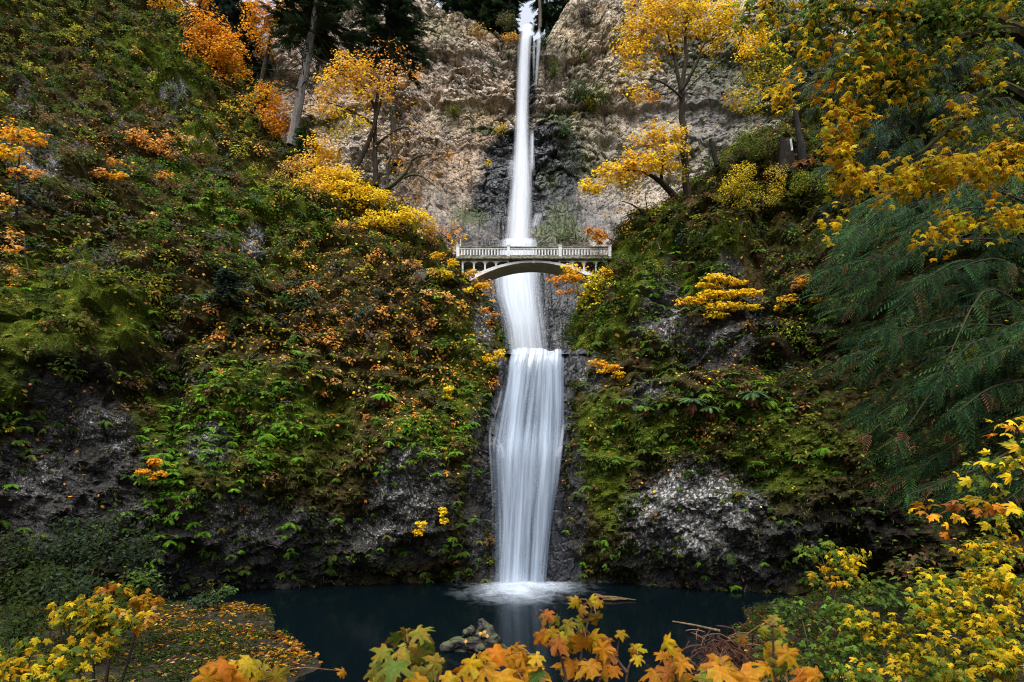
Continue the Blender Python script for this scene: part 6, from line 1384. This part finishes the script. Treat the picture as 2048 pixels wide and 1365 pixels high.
# ------------------------------------------------------------------ leaves right in front of the lens
def near_sapling(name, label, D, stems, leaves, size):
    b = at(stems[0][0][0], stems[0][0][1], D); root = empty(name, b, label, 'sapling'); mb = MB()
    for st in stems:
        P, R = jitter_line([at(x, y, D + dd) for x, y, dd in st], np.linspace(.010, .004, len(st)), .02, 14); mb.tube(P, R, 6, (.07, .04, .028))
    lm = MB(); dt = np.concatenate([at(0, 0, 1)[None]])
    S = np.concatenate([np.array([at(x, y, D + dd) for x, y, dd in st]) for st in stems])
    for px, py, pal, s in leaves:
        p = at(px, py, D + RNG.uniform(-.22, .22)); j = np.argmin(np.linalg.norm(S - p, axis=1))
        q = p + UP * size * s * .30
        mb.tube([S[j], (S[j] + q) / 2 + UP * .02, q], [.0035, .0025, .002], 4, (.20, .09, .04), cap=False)
        dn = unit(np.array([RNG.normal() * .7, -.25 + RNG.normal() * .3, -.8])); nn = unit(np.array([RNG.normal() * .65, -.8, .5 + RNG.normal() * .45]))
        X, Y, Z = frames(nn[None], dn[None])
        lm.scatter(*LMFS[RNG.integers(9)], q[None], X, Y, Z, size * s, vary(pick(pal, 1), 1, .12))
    mb.build('stem', M['bark'], root); lm.build('leaves', M['near_leaf'], root, smooth=True)
# a finer leaf: the lobed outline filled in rings, cupped and rippled
def fine_leaf(k=0):
    rs = np.random.default_rng(50 + k); T, _ = leaf_maple(1); ring = T[1:, :2] * (1 + rs.normal(size=(len(T) - 1, 1)) * .10) * np.array([rs.uniform(.8, 1.15), 1]); c = np.array([0, .26]); n = len(ring); ring2 = []
    for a, b in zip(ring, np.roll(ring, -1, 0)): ring2 += [a, (a * .5 + b * .5) + (c - (a + b) / 2) * .03]
    ring2 = np.array(ring2); n = len(ring2); V = [c]
    for f in (.35, .68, 1.0): V += list(c + (ring2 - c) * f)
    V = np.array(V); r = V - c; ang = np.arctan2(r[:, 0], r[:, 1]); rr = np.hypot(r[:, 0], r[:, 1])
    z = -rs.uniform(.15, .75) * rr ** 2 + rs.uniform(.04, .10) * np.cos(ang * 5 + rs.uniform(-.5, .5)) * rr - rs.uniform(-.15, .75) * np.abs(V[:, 0]) ** 1.5 + .05 * np.sin(rs.integers(5, 10) * ang + k) * rr + rs.uniform(-.3, .3) * V[:, 0] * V[:, 1]
    Fc = [(0, 1 + q, 1 + (q + 1) % n, 1 + (q + 1) % n) for q in range(n)]
    tri = np.array([(0, 1 + q, 1 + (q + 1) % n) for q in range(n)])
    quad = np.array([(1 + k * n + q, 1 + (k + 1) * n + q, 1 + (k + 1) * n + (q + 1) % n, 1 + k * n + (q + 1) % n) for k in range(2) for q in range(n)])
    tq = np.concatenate([tri, quad[:, [0, 1, 2]], quad[:, [0, 2, 3]]])
    return np.concatenate([V, z[:, None]], 1), tq
LMFS = [fine_leaf(k) for k in range(9)]
def near_leaf_mat():
    m, nt = new_mat('near_leaf'); T = NT(nt); c = T.attr('Col', 'Color'); p = T.pos()
    n = T.noise(16, 4, .6, p); n2 = T.noise(60, 3, .6, p)
    cc = T.mix(T.ramp(n, [(.45, 0.), (.70, .6)]), c, (.34, .09, .012)); cc = T.mix(T.ramp(T.noise(9, 2, .5, p), [(.54, 0.), (.72, .45)]), cc, (.22, .24, .02))
    cc = T.mix(1., cc, T.ramp(n2, [(.3, .75), (.7, 1.15)]), 'MULTIPLY')
    b = T.bsdf(cc, .5, T.bump(n2, .35, .01), .08); tr = T.n('ShaderNodeBsdfTranslucent'); T.l(cc, tr.inputs[0]); mx = T.n('ShaderNodeMixShader'); mx.inputs[0].default_value = .4
    T.l(b, mx.inputs[1]); T.l(tr.outputs[0], mx.inputs[2]); T.out(mx.outputs[0]); return m
M['near_leaf'] = near_leaf_mat()
OR, YE, RU, GN, TN = dim(ORA + ORA + GLD[:1], .74), dim(YEL + GLD, .55), dim(RUS + ORA[:1], .65), dim(TG + YGR, .5), dim(PCH, .42)  # shade on the closest leaves mixed into their colours
near_sapling('maple_sapling', 'dense orange maple sapling at the bottom centre of the view', 2.7, [[(990, 1560, 0), (1000, 1400, 0), (985, 1320, 0)], [(995, 1500, 0), (1050, 1370, .1), (1075, 1325, .1)], [(990, 1500, 0), (930, 1380, -.1), (920, 1350, -.1)]],
     [(985, 1312, OR, .8), (1012, 1318, OR, .75), (950, 1335, OR, .85), (975, 1342, OR, .9), (1020, 1348, OR, .9), (925, 1352, OR, .9), (1055, 1332, OR, .8), (1028, 1302, YE, .55), (1080, 1322, YE, .55), (1062, 1352, OR, .8), (1000, 1365, OR, 1.0), (945, 1368, OR, 1.0), (1085, 1358, GN, .7), (1075, 1345, YE, .6), (905, 1365, YE, .8), (1040, 1320, OR, .6), (963, 1318, YE, .6)], .17)
near_sapling('maple_sapling', 'tall thin stemmed maple sapling with rust, gold and green leaves in front of the pool', 2.9, [[(1155, 1560, 0), (1140, 1400, 0), (1122, 1300, 0), (1098, 1262, 0), (1073, 1230, 0)], [(1150, 1480, 0), (1160, 1330, 0), (1168, 1270, 0), (1185, 1215, 0)], [(1160, 1500, 0), (1200, 1360, 0), (1210, 1300, 0)]],
     [(1088, 1236, RU, .5), (1112, 1240, GN, .42), (1078, 1276, OR, .6), (1100, 1268, OR, .5), (1108, 1292, RU, .7), (1135, 1252, GN + YE, .6), (1155, 1250, GN + YE, .6), (1150, 1285, YE, .8), (1172, 1295, OR, .8), (1180, 1285, YE, .8), (1165, 1222, TN, .5), (1158, 1208, TN + YE, .45), (1192, 1240, GN, .5), (1180, 1205, YE, .45), (1200, 1208, YE + GN, .4), (1214, 1290, RU, .7), (1205, 1300, OR, .7), (1218, 1318, RU, .65), (1145, 1335, OR, .75), (1175, 1338, OR, .75), (1120, 1345, TN + RU, .55), (1205, 1340, OR, .7), (1228, 1345, OR, .6), (1130, 1310, RU, .6), (1160, 1265, TN, .3)], .18)
near_sapling('maple_sapling', 'slender sapling with two small yellow leaf sprays at the bottom, right of centre', 3.1, [[(1255, 1560, 0), (1254, 1400, 0), (1254, 1330, 0), (1275, 1300, 0)], [(1254, 1345, 0), (1235, 1315, 0), (1240, 1275, 0)]], [(1242, 1270, YE, .42), (1270, 1300, YE + OR, .5), (1282, 1308, OR, .55), (1262, 1308, RU, .3), (1275, 1320, YE, .45)], .18)
near_sapling('maple_sapling', 'orange maple leaves at the bottom edge beside the dead ferns', 2.6, [[(1390, 1580, 0), (1370, 1420, 0), (1345, 1320, 0)], [(1395, 1580, 0), (1450, 1400, 0), (1450, 1340, 0)]],
     [(1340, 1290, OR, .6), (1350, 1310, OR, .65), (1330, 1318, YE, .5), (1365, 1330, OR, .6), (1310, 1352, OR, .7), (1345, 1350, RU, .7), (1440, 1335, OR, 1.0), (1465, 1345, YE, .9), (1425, 1355, OR, .9), (1480, 1362, OR, .9), (1400, 1362, GN, .7), (1365, 1362, OR, .7)], .17)
near_sapling('maple_sapling', 'yellow and green leaved sapling at the bottom right of centre', 2.8, [[(1560, 1580, 0), (1555, 1420, 0), (1550, 1320, 0), (1545, 1250, 0)]], [(1545, 1300, YE + GN, .8), (1565, 1312, YE, .8), (1530, 1318, YE + OR, .7), (1520, 1265, GN, .5), (1545, 1240, GN, .5), (1555, 1265, GN, .5), (1490, 1280, GN, .45), (1540, 1345, YE, .8), (1575, 1340, GN, .7), (1610, 1352, OR, .9), (1640, 1360, OR + RU, .9)], .16)
near_sapling('maple_sapling', 'blurred greenish maple sapling at the bottom, left of the sunken stump', 2.4, [[(830, 1560, 0), (825, 1400, 0), (815, 1290, 0)], [(830, 1500, 0), (870, 1380, 0), (880, 1330, 0)], [(830, 1500, 0), (780, 1370, 0), (770, 1320, 0)]],
     [(800, 1282, GN, .6), (830, 1275, GN, .65), (855, 1290, GN + TG, .6), (775, 1310, GN, .6), (815, 1308, TG, .8), (850, 1318, TG, .7), (880, 1330, YE + GN, .6), (790, 1340, TG, .8), (830, 1345, GN, .8), (870, 1355, YE + GN, .7), (760, 1345, GN + YE, .6), (800, 1365, OR + GN, .7), (840, 1368, YE, .7), (755, 1362, OR, .5), (740, 1350, RU, .4), (812, 1270, GN, .5)], .17)
near_sapling('maple_sapling', 'orange and yellow maple leaves at the bottom edge on the left', 2.5, [[(470, 1580, 0), (465, 1430, 0), (460, 1360, 0)], [(470, 1580, 0), (520, 1420, 0), (525, 1345, 0)]], [(430, 1340, OR, .8), (455, 1345, OR, .8), (480, 1342, YE, .8), (505, 1335, YE, .8), (525, 1340, YE + GN, .7), (415, 1358, OR, .8), (470, 1362, OR, .9), (510, 1360, YE, .9), (545, 1358, GN, .7), (690, 1350, RU, .35)], .17)
